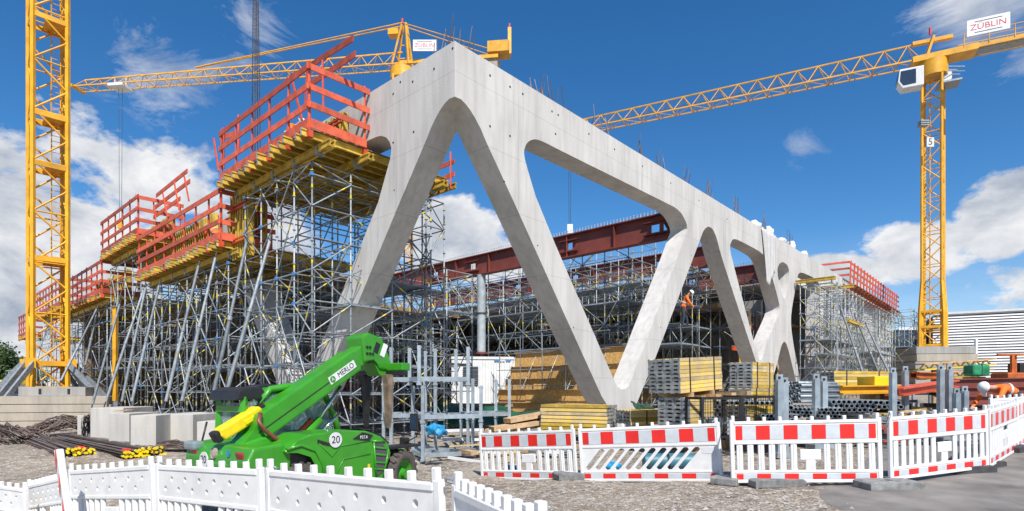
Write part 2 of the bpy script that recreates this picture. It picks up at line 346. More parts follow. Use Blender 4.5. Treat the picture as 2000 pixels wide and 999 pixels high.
# ================================================================== setting: ground and road
def axis(segs):
    out = []
    for a, b, n in segs: out += list(np.linspace(a,b,n,endpoint=False))
    return out+[segs[-1][1]]
def ground_mat():
    m = bpy.data.materials.new('gravel_ground'); m.use_nodes = True; nt = m.node_tree; N = nt.nodes.new; L = nt.links.new; bs = nt.nodes['Principled BSDF']; bs.inputs['Roughness'].default_value = .95
    geo = N('ShaderNodeNewGeometry')
    def noise(sc, det=8, rg=.65):
        n = N('ShaderNodeTexNoise'); n.inputs['Scale'].default_value = sc; n.inputs['Detail'].default_value = det; n.inputs['Roughness'].default_value = rg; L(geo.outputs['Position'], n.inputs['Vector']); return n.outputs['Fac']
    vo = N('ShaderNodeTexVoronoi'); vo.inputs['Scale'].default_value = 26; L(geo.outputs['Position'], vo.inputs['Vector'])
    def rng(s, a, b, c=0, d=1):
        r = N('ShaderNodeMapRange'); r.inputs[1].default_value = a; r.inputs[2].default_value = b; r.inputs[3].default_value = c; r.inputs[4].default_value = d; L(s, r.inputs[0]); return r.outputs[0]
    def mix(f, a, b, mode='MIX'):
        n = N('ShaderNodeMix'); n.data_type = 'RGBA'; n.blend_type = mode
        for s, x in ((0,f),(6,a),(7,b)):
            if isinstance(x,(int,float)): n.inputs[s].default_value = x
            elif isinstance(x, tuple): n.inputs[s].default_value = (*x,1)
            else: L(x, n.inputs[s])
        return n.outputs[2]
    base = mix(rng(noise(.55), .38, .62), (.22,.165,.115), (.38,.32,.25))
    base = mix(rng(noise(.9), .46, .6, 0, .8), base, (.13,.10,.075))
    base = mix(rng(noise(2.6), .48, .66, 0, .6), base, (.17,.125,.085))
    sp = N('ShaderNodeSeparateColor'); L(vo.outputs['Color'], sp.inputs[0])
    peb = mix(sp.outputs[0], (.20,.165,.13), (.58,.53,.46))
    col = mix(rng(noise(7), .42, .6), base, peb)
    L(col, bs.inputs['Base Color'])
    b1 = N('ShaderNodeBump'); b1.inputs['Strength'].default_value = .9; b1.inputs['Distance'].default_value = .03; L(vo.outputs['Distance'], b1.inputs['Height'])
    b2 = N('ShaderNodeBump'); b2.inputs['Strength'].default_value = .6; b2.inputs['Distance'].default_value = .10; L(noise(3.2), b2.inputs['Height']); L(b1.outputs[0], b2.inputs['Normal'])
    L(b2.outputs[0], bs.inputs['Normal']); return m
def bumpz(x,y):
    if not (4 < y < 25 and abs(x) < 18): return 0.0
    return .03*math.sin(x*2.3+1.7*math.sin(y*1.9))*math.sin(y*2.1+.7)*max(0,min(1,(3.2-x)/1.5))
def terrain():
    xs = axis([(-500,-80,12),(-80,-24,20),(-24,20,110),(20,80,24),(80,500,12)]); ys = axis([(-12,2,8),(2,22,70),(22,60,38),(60,130,14),(130,900,14)])
    vs = [(x,y,gzn(x,y)+bumpz(x,y)) for y in ys for x in xs]; nx = len(xs)
    fs = [(j*nx+i, j*nx+i+1, (j+1)*nx+i+1, (j+1)*nx+i) for j in range(len(ys)-1) for i in range(nx-1)]
    struct(obj('ground', mesh('ground', vs, fs, ground_mat(), True)))
    # asphalt lane at the lower right
    am = mat('asphalt', (.215,.198,.18), .9, 0, .28, 1.3, bump=.5, bscale=120, rnd=0, dirt=.3)
    P = []; rows = 26; cols = 26
    for j in range(rows+1):
        y = 2.5+j/rows*13.5
        x0 = 3.55+.26*(y-5.0)+.10*math.sin(y*3.1)+.05*math.sin(y*7.7)
        if y < 5.0: x0 = 3.55+(5.0-y)*.25
        x0 = min(x0, 5.0+.75*max(0,y-8.6)+.1*math.sin(y*5)) if y > 8.6 else x0
        if y > 8.6: x0 = 5.0+.78*(y-8.6)
        for i in range(cols+1):
            x = x0+(26-x0)*(i/cols)**1.6; P.append((x,y,gzn(x,y)+.012*min(1,i/3)+.003))
    Fq = [(j*(cols+1)+i, j*(cols+1)+i+1, (j+1)*(cols+1)+i+1, (j+1)*(cols+1)+i) for j in range(rows) for i in range(cols)]
    struct(obj('asphalt_road', mesh('asphalt_road', P, Fq, am, True)))
    # loose stones
    vs, fs = [], []
    rg = random.Random(3)
    for i in range(15000):
        y = 4+rg.random()**1.6*14; x = rg.uniform(-.85,.62)*y
        if x > 3.3+.26*(y-5) and y < 9 and rg.random() > .35*math.exp(-(x-3.3-.26*(y-5))/.45): continue
        r = .007+.022*rg.random()**3; z = gzn(x,y)+bumpz(x,y)+r*.3; k = len(vs)
        e = [rg.uniform(.7,1.3) for _ in range(6)]
        vs += [(x+r*e[0],y,z),(x-r*e[1],y,z),(x,y+r*e[2],z),(x,y-r*e[3],z),(x,y,z+r*.8*e[4]),(x,y,z-r)]
        for q in ((0,2,4),(2,1,4),(1,3,4),(3,0,4)): fs.append(tuple(k+j for j in q))
    o = obj('loose_gravel', mesh('loose_gravel', vs, fs, mat('pale_stone', (.44,.41,.37), .9, 0, .4, 14))); o['kind'] = 'stuff'; o['label'] = 'loose pale gravel stones scattered over the bare ground'; o['category'] = 'gravel'
terrain()
# ================================================================== the concrete truss building
TOP = CH+(HY-80)/F*DC
TT = .8
def pr(lst): return [on_v(x,y,0) for x,y in lst]
ARCH = [(0.0, CH+(HY-189)/F*DC)]+[p for p in pr([(900,194),(910,204),(919,216),(928,231),(939,252),(949,276),(960,300),(1006,400),(1085,576),(1175,774)])]
ft0 = on_v(1206,824,0)[0]; ft1 = on_v(1232,824,0)[0]
LEGL = ARCH+[(ft0,on_v(1206,824,0)[1]),(ft0+.03,-.5)]
NOTCH = pr([(1201,747),(1207,757),(1215,762),(1224,759),(1231,749)])
H2TOP = pr([(1343,450),(1341,436),(1332,418),(1322,408),(1312,402),(1100,297),(1069,281),(1056,275),(1045,272),(1034,275),(1027,283),(1023,296),(1026,316),(1051,400)])
def opened(lst, a, b): p = pr(lst); return [(p[0][0]+a,-1.0)]+p+[(p[-1][0]+b,-1.0)]
HOLES = [NOTCH+H2TOP,
 opened([(1232,824),(1242,792),(1288,680),(1368,467),(1374,450),(1383,442),(1392,447),(1400,465),(1408,499),(1478,711),(1488,742)], 0,.02),
 pr([(1482,705),(1428,500),(1425,480),(1431,467),(1440,468),(1480,489),(1494,500),(1501,515),(1522,592),(1523,604),(1520,618),(1498,668),(1488,703)]),
 pr([(1532,591),(1520,545),(1518,525),(1523,514),(1530,512),(1538,518),(1542,530),(1540,560)]),
 opened([(1505,752),(1518,711),(1526,675),(1532,666),(1538,675),(1557,754)], -.05,.05),
 opened([(1566,751),(1552,688),(1545,640),(1545,612),(1556,550),(1559,535),(1566,532),(1590,543),(1599,552),(1601,565),(1594,740)], .05,0),
 opened([(1606,740),(1612,600),(1614,563),(1618,561),(1622,575),(1632,735)], 0,0),
 opened([(1640,735),(1640,600),(1643,575),(1660,583),(1664,595),(1652,730)], 0,0),
 opened([(1672,730),(1674,605),(1680,592),(1686,605),(1690,725)], 0,0),
 pr([(1703,618),(1706,604),(1709,620),(1706,640)]),
 opened([(1712,720),(1711,640),(1714,609),(1730,617),(1733,640),(1726,720)], 0,0)]
def chaikin(p, n):
    for _ in range(n):
        q = []
        for a, b in zip(p, p[1:]+p[:1]): q += [(a[0]*.8+b[0]*.2,a[1]*.8+b[1]*.2),(a[0]*.2+b[0]*.8,a[1]*.2+b[1]*.8)]
        p = q
    return p
HOLES = [chaikin(h, 1 if i == 0 else 2) for i, h in enumerate(HOLES)]
UMAX = on_v(1740,600,0)[0]
def cutpt(poly, t):      # the points with u >= t, with one interpolated at u = t
    out = []
    for a, b in zip(poly, poly[1:]):
        if a[0] < t <= b[0]:
            f = (t-a[0])/(b[0]-a[0]); out.append((t, a[1]+(b[1]-a[1])*f))
        if b[0] > t: out.append(b)
    return out
def truss_face(name, outer_rest, holes, swap, par):
    """arch side first (mitred at the corner); outer_rest goes round the rest back to the top corner"""
    arch = []
    for a, b in zip(LEGL, LEGL[1:]):
        arch.append(a)
        if a[0] < TT < b[0]: f = (TT-a[0])/(b[0]-a[0]); arch.append((TT, a[1]+(b[1]-a[1])*f))
    arch.append(LEGL[-1])
    outer = arch+outer_rest+[(TT,TOP),(0.0,TOP)]
    f3 = (lambda u,v,w: V((v,u,w))) if swap else (lambda u,v,w: V((u,v,w)))
    bm = bmesh.new()
    vs, fs = fill(outer, holes); fv = [bm.verts.new(f3(x,0,y)) for x,y in vs]
    for q in fs: bm.faces.new([fv[i] for i in q])
    ob = [p for p in arch if p[0] >= TT-1e-6]+outer_rest+[(TT,TOP)]
    vs2, fs2 = fill(ob, holes); bv = [bm.verts.new(f3(x,TT,y)) for x,y in vs2]
    for q in fs2: bm.faces.new([bv[i] for i in q[::-1]])
    fr = {(round(x,5),round(y,5)): fv[i] for i,(x,y) in enumerate(vs)}; bk = {(round(x,5),round(y,5)): bv[i] for i,(x,y) in enumerate(vs2)}
    def back(p):
        k = (round(p[0],5),round(p[1],5))
        if k not in bk: bk[k] = bm.verts.new(f3(p[0],max(p[0],0),p[1]))
        return bk[k]
    for loop in [outer]+holes:
        for i in range(len(loop)):
            a, b = loop[i], loop[(i+1)%len(loop)]
            if loop is outer and a == (0.0,TOP): continue
            try: bm.faces.new((fr[(round(a[0],5),round(a[1],5))], fr[(round(b[0],5),round(b[1],5))], back(b), back(a)))
            except ValueError: pass
    bmesh.ops.remove_doubles(bm, verts=bm.verts[:], dist=.0005)
    o = obj(name, bmesh_to(name, bm, CONC), par, WM[par.name]); return o
truss = thing('concrete_truss_building', 'huge pale concrete building frame with V-shaped struts under a deep roof beam', 'building', C0, BA)
HR = [[(max(p[0],.9),p[1]) for p in h] for h in HOLES]
rf = truss_face('right_facade_truss', [(ft0+.03,-1.2),(UMAX,-1.2),(UMAX,TOP)], HR, False, truss)
# left side: only the first V is cast, the roof beam stops inside the formwork
arm = pr([(1288,680),(1242,792),(1232,824)])
h2 = H2TOP[::-1]                     # from the leg up and along the beam underside
beam_end = 8.6
under = [p for p in H2TOP if True]
kidx = 5                             # (1312,402): start of the straight underside
ub, ua = H2TOP[6], H2TOP[5]
f = (beam_end-ub[0])/(ua[0]-ub[0]); wbe = ub[1]+(ua[1]-ub[1])*f
ca = H2TOP[0]; cb = NOTCH[-1]; wcut = 5.9
f = (wcut-cb[1])/(ca[1]-cb[1]); ucl = cb[0]+(ca[0]-cb[0])*f
r0, r1 = pr([(1288,680),(1368,467)]); f = (wcut-r0[1])/(r1[1]-r0[1]); ucr = r0[0]+(r1[0]-r0[0])*f
rest = [(ft1,-.5)]+[arm[2],arm[1],arm[0]]+[(ucr,wcut),(ucl,wcut)]+NOTCH[::-1]+H2TOP[13:5:-1]+[(beam_end,wbe),(beam_end,TOP)]
lf = truss_face('left_facade_truss', rest, [], True, truss)
# tie holes as near-black discs, the shade of the recess put into the colour
for (px,py) in [(848,135),(806,160),(768,184),(808,258),(768,279),(884,95),(957,148),(996,170),(1021,184),(1078,218),(957,247),(996,266),(1085,262),(1150,262),(1200,292),(1255,325),(1310,358),(1365,392),(1420,428),(1090,225),(782,161)]:
    if px < 888: v_, w_ = on_u(px,py,0); c = B(-.002,v_,w_); n = -UR
    else: u_, w_ = on_v(px,py,0); c = B(u_,-.002,w_); n = -VL
    tube(truss, 'tie_hole_disc', c-n*.02, c+n*.004, .032, DARK, 10)
for (px,py) in [(770,372),(985,355),(1050,480),(700,520),(1120,640),(1290,640),(1350,500)]:
    if px < 888: v_, w_ = on_u(px,py,0); c = B(0,v_,w_); n = -UR
    else: u_, w_ = on_v(px,py,0); c = B(u_,0,w_); n = -VL
    tube(truss, 'tie_hole_disc', c-n*.02, c+n*.004, .024, DARK, 10)
# starter bars on the roof beam
rg = random.Random(11)
for c, n in ((.5,5),(1.0,6),(3.6,5),(4.1,7),(4.6,4),(7.0,5),(7.6,3),(9.8,6),(11.6,6),(14.2,6),(16.5,8),(20,8),(24,8),(29,8)):
    its = []
    for k in range(n):
        x = c+rg.uniform(-.35,.35); h = rg.uniform(.3,.95)*(1+.02*c); l = V((rg.uniform(-.08,.08),rg.uniform(-.08,.08),1)).normalized()
        tube(truss, 'starter_bar', B(x,rg.uniform(.15,.6),TOP-.02), B(x,.35,TOP)+l*h, .012, REBAR, 6)
for k in range(6): tube(truss, 'starter_bar', B(rg.uniform(.1,.6),.5+k*.12,TOP-.02), B(rg.uniform(.1,.6),.5+k*.12,TOP+rg.uniform(.4,.9)), .012, REBAR, 6)
# slabs, walls and floor deeper inside; dark ply walls and decks added to darken the interior
for (u0,u1,v0,v1,w0,w1,nm) in ((6.5,7.0,14,34,-.5,6.25,'darkening_wall'),(3.25,7.6,11.5,35,6.25,6.55,'shading_slab'),(7.0,16,33.5,34,-.5,6.2,'core_wall'),(7.05,40,23.5,23.8,-.5,6.2,'darkening_wall'),(8.5,40,15.5,26,6.0,6.2,'shading_deck'),(18,40,9.5,9.7,-.5,4.9,'darkening_wall'),(23,40,2.6,15.4,6.4,6.6,'shading_deck'),(14.5,23,11.6,11.8,-.5,3.4,'darkening_wall'),(.9,6.4,19.7,19.95,-.5,6.2,'darkening_wall'),(-.9,7.0,35.3,35.6,-.5,6.6,'darkening_wall'),(7.2,12,21,21.3,-.5,4.6,'core_wall'),(30,30.4,2.5,24,-.5,7.6,'core_wall'),(40,40.4,1.5,20,-.5,8.6,'core_wall'),(30.4,62,1.4,22,8.7,9.1,'roof_slab'),(9,40,-.2+2.2,4.4,-.6,.55,'plinth')):
    box(truss, nm, B((u0+u1)/2,(v0+v1)/2,(w0+w1)/2), (u1-u0,v1-v0,w1-w0), {'plinth':CONC2,'core_wall':CONC3,'roof_slab':CONC3}.get(nm, PLY), BA)
# oxide red steel girders across the building
def girder(u, v0, v1, wt, dep, lab, holes):
    g = thing('steel_girder', lab, 'girder', B(u,v0,wt-dep), BA, 'oxide red roof girders')
    ho = []
    for hv in holes:
        s = .17; ho.append([(hv-.2,wt-dep*.5-s),(hv+.2,wt-dep*.5-s),(hv+.2,wt-dep*.5+s),(hv-.2,wt-dep*.5+s)])
    me = plate('web', [(v0,wt-dep),(v1,wt-dep),(v1,wt),(v0,wt)], ho, .03, RUST, lambda x,y,d: B(u+d,x,y)); obj('web', me, g)
    for w in (wt, wt-dep): bar(g, 'flange', B(u,v0-.01,w), B(u,v1+.01,w), .42, .05, RUST)
    for hv in holes:
        for s in (-.28,.28): bar(g, 'stiffener_ledge', B(u-.09,hv-.55,wt-dep*.5+s), B(u-.09,hv+.55,wt-dep*.5+s), .15, .03, RUST)
    n = int((v1-v0)/2.6)
    for k in range(n+1):
        v = v0+.1+k*(v1-v0-.2)/max(n,1); bar(g, 'stiffener', B(u-.1,v,wt-dep+.03), B(u-.1,v,wt-.03), .025, .16, RUST, up=UR)
    items = []
    v = v0+.1
    while v < v1:
        items.append((B(u,v,wt+.12),(.034,.034,.21))); items.append((B(u,v,wt+.23),(.06,.06,.03))); v += .18
    o = obj('shear_studs', join_boxes('shear_studs', items, GALVD), g); o['kind'] = 'stuff'
girder(13.6, .81, 26, 9.35, 1.12, 'nearest long oxide red steel girder topped with a comb of studs', [on_u(px_,500,13.6)[0] for px_ in (1304,1280,1112,924,851)])
girder(20.5, 1.2, 26, 9.35, 1.1, 'second oxide red steel girder seen below and behind the nearest one', (5,11,16))
girder(27.0, 1.2, 24, 9.35, 1.1, 'farthest oxide red steel girder, behind the narrow arch', (6,12))
pc = thing('steel_column', 'grey round steel column hanging under the nearest red girder', 'column', B(13.6,12.75,.2), BA)
tube(pc, 'shaft', B(13.6,12.75,3.7), B(13.6,12.75,8.2), .25, mat('grey_primer',(.34,.38,.40),.5,0,.15,3), 20)
tube(pc, 'base_plate', B(13.6,12.75,3.6), B(13.6,12.75,3.7), .34, RUST, 20)
tube(pc, 'collar', B(13.6,12.75,5.9), B(13.6,12.75,6.0), .28, STEELD, 20)
tube(pc, 'lower_shaft', B(13.6,12.75,-.2), B(13.6,12.75,3.6), .12, STEELD, 12)
# ================================================================== scaffolds
def standard_mesh(h):
    h = round(h*2)/2; k = ('std', h)
    if k in CACHE: return CACHE[k], h
    bm = bmesh.new(); r0 = random.Random(int(h*10))
    bmesh.ops.create_cone(bm, cap_ends=True, segments=8, radius1=.0245, radius2=.0245, depth=h, matrix=Matrix.Translation((0,0,h/2)))
    for f in bm.faces: f.smooth = True
    z = .25
    while z < h:
        bmesh.ops.create_cone(bm, cap_ends=True, segments=8, radius1=.055, radius2=.055, depth=.016, matrix=Matrix.Translation((0,0,z)))
        z += .5
    n0 = len(bm.faces)
    z = 1.1
    while z < h:
        bmesh.ops.create_cone(bm, cap_ends=False, segments=8, radius1=.0265, radius2=.0265, depth=.16, matrix=Matrix.Translation((0,0,z+r0.uniform(-.2,.2)))); z += 2.0
    bm.faces.ensure_lookup_table()
    for i in range(n0, len(bm.faces)): bm.faces[i].material_index = 1
    bmesh.ops.create_cube(bm, size=1, matrix=Matrix.Diagonal((.15,.15,.02,1)))
    me = bpy.data.meshes.new('standard'); bm.to_mesh(me); bm.free(); me.materials.append(GALV); me.materials.append(YTAG); CACHE[k] = me; return me, h
def brace_mesh():
    k = 'brace'
    if k in CACHE: return CACHE[k]
    vs, fs, ml = [], [], []
    for z in (-.5,.24,.32,.5): vs += [(math.cos(i*math.pi/3),math.sin(i*math.pi/3),z) for i in range(6)]
    for j in range(3):
        for i in range(6): fs.append((j*6+i,j*6+(i+1)%6,j*6+6+(i+1)%6,j*6+6+i)); ml.append(1 if j == 1 else 0)
    me = mesh('brace', vs, fs, [GALV,YTAG], True, ml); CACHE[k] = me; return me
def brace(par, p, q, r=.021, name='brace'):
    p, q = V(p), V(q); R, L = dirmat(p,q)
    return obj(name, brace_mesh(), par, Matrix.Translation((p+q)/2) @ R @ Matrix.Rotation(math.pi/2,4,'Y') @ Matrix.Diagonal((r,r,L,1)))
def scaffold(label, us, vs, top, lift, group, dens=.5, planks=(), seed=1, base=None, inner=.45, ledger_r=.021, blue=True):
    rg = random.Random(seed); par = thing('scaffold', label, 'scaffold', B(us[0],vs[0],0), BA, group)
    zb = min(gzn(*B(u,v).xy) for u in us for v in vs) if base is None else base
    lifts = []; z = zb+.45
    while z < top-.15: lifts.append(z); z += lift
    lifts.append(top-.12)
    for u in us:
        for v in vs:
            p = B(u,v,zb); me, h = standard_mesh(top-zb); obj('standard', me, par, Matrix.Translation(p) @ Matrix.Rotation(BA,4,'Z'))
    led = 0; stuff = []
    def add(p, q, outer):
        nonlocal led
        if led < 290: tube(par, 'ledger', p, q, ledger_r, GALV, 6); led += 1
        else: stuff.append((p,q))
    order = []
    for k, z in enumerate(lifts):
        for i, u in enumerate(us):
            for j, v in enumerate(vs):
                front = (i == 0 or j == 0)
                if j+1 < len(vs) and (i == 0 or rg.random() < .5+inner): order.append((0 if i == 0 else 1+i, B(u,v,z), B(u,vs[j+1],z), front))
                if i+1 < len(us) and (j == 0 or rg.random() < .5+inner): order.append((0 if j == 0 else 1+j, B(u,v,z), B(us[i+1],v,z), front))
    order.sort(key=lambda a: a[0])
    for a in order: add(a[1], a[2], a[3])
    if stuff:
        its = []
        for p, q in stuff:
            R, L = dirmat(p,q); its.append(((p+q)/2,(L,.036,.036),R.to_3x3()))
        o = obj('inner_ledgers', join_boxes('inner_ledgers', its, GALV), par); o['kind'] = 'stuff'
    nb = 0
    for k in range(len(lifts)-1):
        z0, z1 = lifts[k], lifts[k+1]
        for i, u in enumerate(us):
            for j in range(len(vs)-1):
                if nb < 280 and rg.random() < (dens+.25 if i == 0 else dens*.8):
                    a, b = (j, j+1) if (k+j+i) % 2 else (j+1, j)
                    if rg.random() < .3 and k+2 < len(lifts): zz = lifts[k+2]
                    else: zz = z1
                    brace(par, B(u-.03,vs[a],z0), B(u-.03,vs[b],zz)); nb += 1
        for j, v in enumerate(vs):
            for i in range(len(us)-1):
                if nb < 280 and rg.random() < (dens+.25 if j == 0 else dens*.6):
                    a, b = (i, i+1) if (k+j) % 2 else (i+1, i)
                    brace(par, B(us[a],v-.03,z0), B(us[b],v-.03,z1)); nb += 1
    if blue:
        for k, z in enumerate(lifts):
            for j, v in enumerate(vs):
                if rg.random() < .55: box(par, 'wedge_coupler', B(us[0]-.02,v,z), (.07,.10,.10), BTAG if rg.random() < .5 else GALVD, BA)
    for (k, u0, u1) in planks:
        if k >= len(lifts): continue
        for j in range(len(vs)-1):
            n = max(1,int(abs(u1-u0)/.33))
            for t in range(n):
                uu = u0+(t+.5)*(u1-u0)/n
                bar(par, 'deck_plank', B(uu,vs[j]+.04,lifts[k]+.05), B(uu,vs[j+1]-.04,lifts[k]+.05), .30, .045, GALVD)
    return par
def lin(a, b, n): return [a+(b-a)*k/(n-1) for k in range(n)]
G1 = 'shoring scaffolds under the left-hand platforms'
UA = [-1.6,-.35,1.15,2.75]
DA = 8.72; DB = 6.73
scaffold('tall tube scaffold under the highest red-railed platform, beside the first leaning concrete leg', UA, [4.25,5.3,6.4,7.5,8.7], DA-.62, .9, G1, .55, [(1,-.35,1.15),(2,1.15,2.75),(4,-.35,1.15),(5,1.15,2.75)], 1, base=.0)
scaffold('long tube scaffold under the lower red-railed platform with raking props in front', UA, lin(10.1,19.3,10), DB-.62, 1.0, G1, .55, [(1,-.35,1.15),(2,1.15,2.75),(3,-.35,1.15),(4,1.15,2.75)], 2, base=-.05)
scaffold('tube scaffold under the second high platform, left of the yellow post', UA[:3], lin(20.3,25.6,5), DA-.62, 1.35, G1, .4, [(2,-.35,1.15)], 3, base=-.1)
scaffold('tube scaffold standing directly behind the foot of the near left crane', UA[:3], lin(26.4,35,6), DB-.62, 1.25, G1, .4, [(2,-.35,1.15)], 4, base=-.2)
scaffold('far tube scaffold at the left end of the building, seen through the crane mast', UA[:2], lin(36.5,50,7), DB-.6, 1.6, G1, .4, [], 5, base=-.3)
G2 = 'shoring scaffolds inside the building'
scaffold('second row of tube scaffold behind the tall one, in the shade of the high deck', [4.3,5.6], lin(5.2,13.0,7), 6.1, 1.0, G2, .55, [(2,4.3,5.6),(4,4.3,5.6)], 21, base=0, blue=False)
scaffold('shaded second row of tube scaffold behind the long lower platform', [4.0,5.4], lin(13.8,19.4,5), 6.1, 1.0, G2, .55, [(2,4.0,5.4)], 22, base=0, blue=False)
scaffold('dense inner scaffold under the nearest red girder, seen between the concrete legs', [14.3,15.6,17.0], lin(3.4,25,17), 8.9, 1.05, G2, .5, [(1,15.6,17),(2,14.3,15.6),(3,14.3,15.6),(4,15.6,17),(5,14.3,17),(6,15.6,17)], 6, base=.1)
scaffold('inner scaffold under the second red girder, seen through the V of the struts', [18.2,20.2,22], lin(2.6,20,13), 8.3, 1.05, G2, .5, [(1,20.2,22),(2,18.6,20.2),(3,20.2,22),(4,18.6,22),(5,18.6,20.2),(6,18.6,22)], 7, base=.3)
scaffold('inner scaffold behind the narrow arch left of the tilted timber stack', [16.2,17.4,18.2], lin(1.6,8,5), 7.6, 1.0, G2, .4, [(1,16.2,18.2),(3,16.2,18.2),(5,16.2,17.4)], 8, base=.3)
scaffold('dark inner scaffold filling the fourth opening beside the concrete X', [24.5,26,28], lin(1.6,9,6), 8.4, 1.1, G2, .4, [(2,24.5,28),(4,24.5,28)], 9, base=.4)
scaffold('low scaffold between the first concrete leg and the grey column', [5.2,6.4,7.8], lin(8.5,14,6), 4.3, 1.0, G2, .4, [(1,5.2,7.8),(3,5.2,6.4)], 12, base=-.1)
scaffold('slim single scaffold tower standing just right of the first concrete leg', [2.5,3.3], [4.2,5.4], 8.1, 1.1, G2, .5, [(4,2.5,3.3)], 14, base=0)
G3 = 'scaffold towers outside the right facade'
scaffold('bright scaffold tower with long raking props in front of the right facade', lin(28.6,37.6,9), [-2.1,-1.2,-.35], 8.1, .85, G3, .45, [(1,28.6,34),(4,28.6,37)], 10, base=.7)
scaffold('bright scaffold bay beyond the raking props, against the far right facade', lin(39.2,47.5,7), [-2.6,-1.5,-.4], 7.6, .95, G3, .45, [(3,39.2,47)], 15, base=1.0)
scaffold('small distant scaffold tower beside the dark glass building', lin(50,57,5), [-3.4,-2.0,-.6], 8.6, 1.2, G3, .4, [(3,50,57)], 11, base=1.2)
# ================================================================== raking props
def prop(p, q, r, lab, group):
    p, q = V(p), V(q); t = thing('raking_prop', lab, 'prop', q, 0, group); d = (p-q).normalized(); m = q.lerp(p,.52)
    tube(t, 'outer_tube', q+d*.25, m, r, GALV, 12); tube(t, 'inner_tube', m, p-d*.2, r*.82, GALV, 12)
    tube(t, 'collar', m-d*.05, m+d*.07, r*1.35, GALVD, 12)
    tube(t, 'spindle', q, q+d*.28, r*.45, STEELD, 8); tube(t, 'head_spindle', p-d*.22, p, r*.5, STEELD, 8)
    box(t, 'foot_plate', q+V((0,0,-.02)), (.22,.22,.03), GALVD, BA)
lab = ['first raking prop left of the telehandler cab, with its top under the high platform','raking prop that meets the ground beside the telehandler cab roof','third raking prop from the telehandler, on the widest concrete block','fourth raking prop from the telehandler, on the widest concrete block',
 'raking prop on the stepped concrete block','one of two close raking props right of the yellow post','raking prop crossing the foot of the yellow post','raking prop left of the yellow post, on the leftmost concrete block','raking prop in front of the lower crane mast','short raking prop just right of the crane mast']
PRP = [((484,462),(409,806)),((530,460),(440,775)),((423,494),(352,798)),((390,510),(321,798)),((313,549),(255,796)),((286,554),(236,796)),((283,560),(203,796)),((236,587),(178,800)),((192,598),(115,752)),((190,609),(165,722))]
PROPB = []
for (a, b), l in zip(PRP, lab):
    v, w = on_u(a[0],a[1],-1.95)
    u, wb = on_v(b[0],b[1],v); PROPB.append((u,v,wb))
    prop(B(-1.95,v,w), B(u,v,wb), .058, l, 'raking props of the left side')
for (a, b), l in zip((((1640,596),(1702,742)),((1668,612),(1735,728)),((1690,630),(1758,722)),((1583,558),(1618,640))), ('longest raking prop of the right scaffold tower','middle raking prop of the right scaffold tower','raking prop nearest to the small distant tower','steep raking prop at the near corner of the right scaffold tower')):
    u, w = on_v(a[0],a[1],-2.1 if a[0] > 1600 else -.6)
    # foot straight out from the facade
    vb = -2.1
    best = None
    for k in range(60):
        vv = -2.1-k*.1; p = B(u,vv,0); 
        x = CX+F*p.x/p.y
        if best is None or abs(x-b[0]) < best[0]: best = (abs(x-b[0]),vv)
    p = B(u,best[1]); prop(B(u,-2.1,w), V((p.x,p.y,gzn(p.x,p.y)+.1)), .075, l, 'raking props of the right side')
yp = thing('yellow_post', 'tall slim yellow post standing among the grey props on the left', 'post', B(-2.0,23,0), BA)
v_, w_ = on_u(225,600,-2.0); bar(yp, 'shaft', B(-2.0,v_,.95), B(-2.0,v_,w_), .17, .17, CRY); box(yp, 'base_stub', B(-2.0,v_,.45), (.16,.16,1.0), GALVD, BA); box(yp, 'head_plate', B(-2.0,v_,w_+.02), (.3,.3,.04), GALVD, BA)
# ================================================================== formwork platforms
def ibeam_mesh(L, m=None, capped=False):
    k = ('ibeam', round(L,3), (m or H20).name, capped)
    if k in CACHE: return CACHE[k]
    its = [((0,0,.08),(L,.08,.04),None,0),((0,0,-.08),(L,.08,.04),None,0),((0,0,0),(L-.01,.03,.12),None,0)]
    if capped:
        for s in (-1,1): its += [((s*(L/2+.004),0,0),(.012,.05,.215),None,1),((s*(L/2+.004),0,.08),(.014,.086,.046),None,1),((s*(L/2+.004),0,-.08),(.014,.086,.046),None,1)]
    CACHE[k] = join_boxes('timber_beam', its, [m or H20, CAPG]); return CACHE[k]
def ibeam(par, name, p, q, m=None, roll=0, capped=False):
    p, q = V(p), V(q); R, L = dirmat(p,q); L = round(L,2)
    return obj(name, ibeam_mesh(L,m,capped), par, Matrix.Translation((p+q)/2) @ R @ Matrix.Rotation(roll,4,'X'))
def rails(t, pts, w, h=1.78, n=3, toe=True, step=1.25, seed=1, out=None):
    """guard rail along a polyline of (u,v)"""
    rg = random.Random(seed)
    for (a, b) in zip(pts, pts[1:]):
        pa, pb = B(*a), B(*b); L = (pb-pa).length; k = max(1, round(L/step)); d = (pb-pa)/L; nrm = V((d.y,-d.x,0)); ang = math.atan2(d.y,d.x)
        for i in range(k+1):
            p = pa.lerp(pb, min(.995,max(.005,i/k)))
            lean = V((rg.uniform(-.02,.02),rg.uniform(-.02,.02),0))
            bar(t, 'guard_post', p+V((0,0,w-.30)), p+lean+V((0,0,w+h+rg.uniform(-.02,.1))), .05, .05, REDP)
            box(t, 'post_clamp', p+V((0,0,w-.16)), (.13,.13,.20), REDP, BA)
        for j in range(n):
            z = w+.62+j*(h-.72)/(n-1) if n > 1 else w+1.0
            e = .12; bar(t, 'guard_board', pa-d*e+V((0,0,z+rg.uniform(-.02,.02)))-nrm*.05, pb+d*e+V((0,0,z+rg.uniform(-.03,.03)))-nrm*.05, .035, .17, REDB)
        if toe: bar(t, 'toe_board', pa+V((0,0,w+.12))-nrm*.06, pb+V((0,0,w+.12))-nrm*.06, .035, .26, REDB)
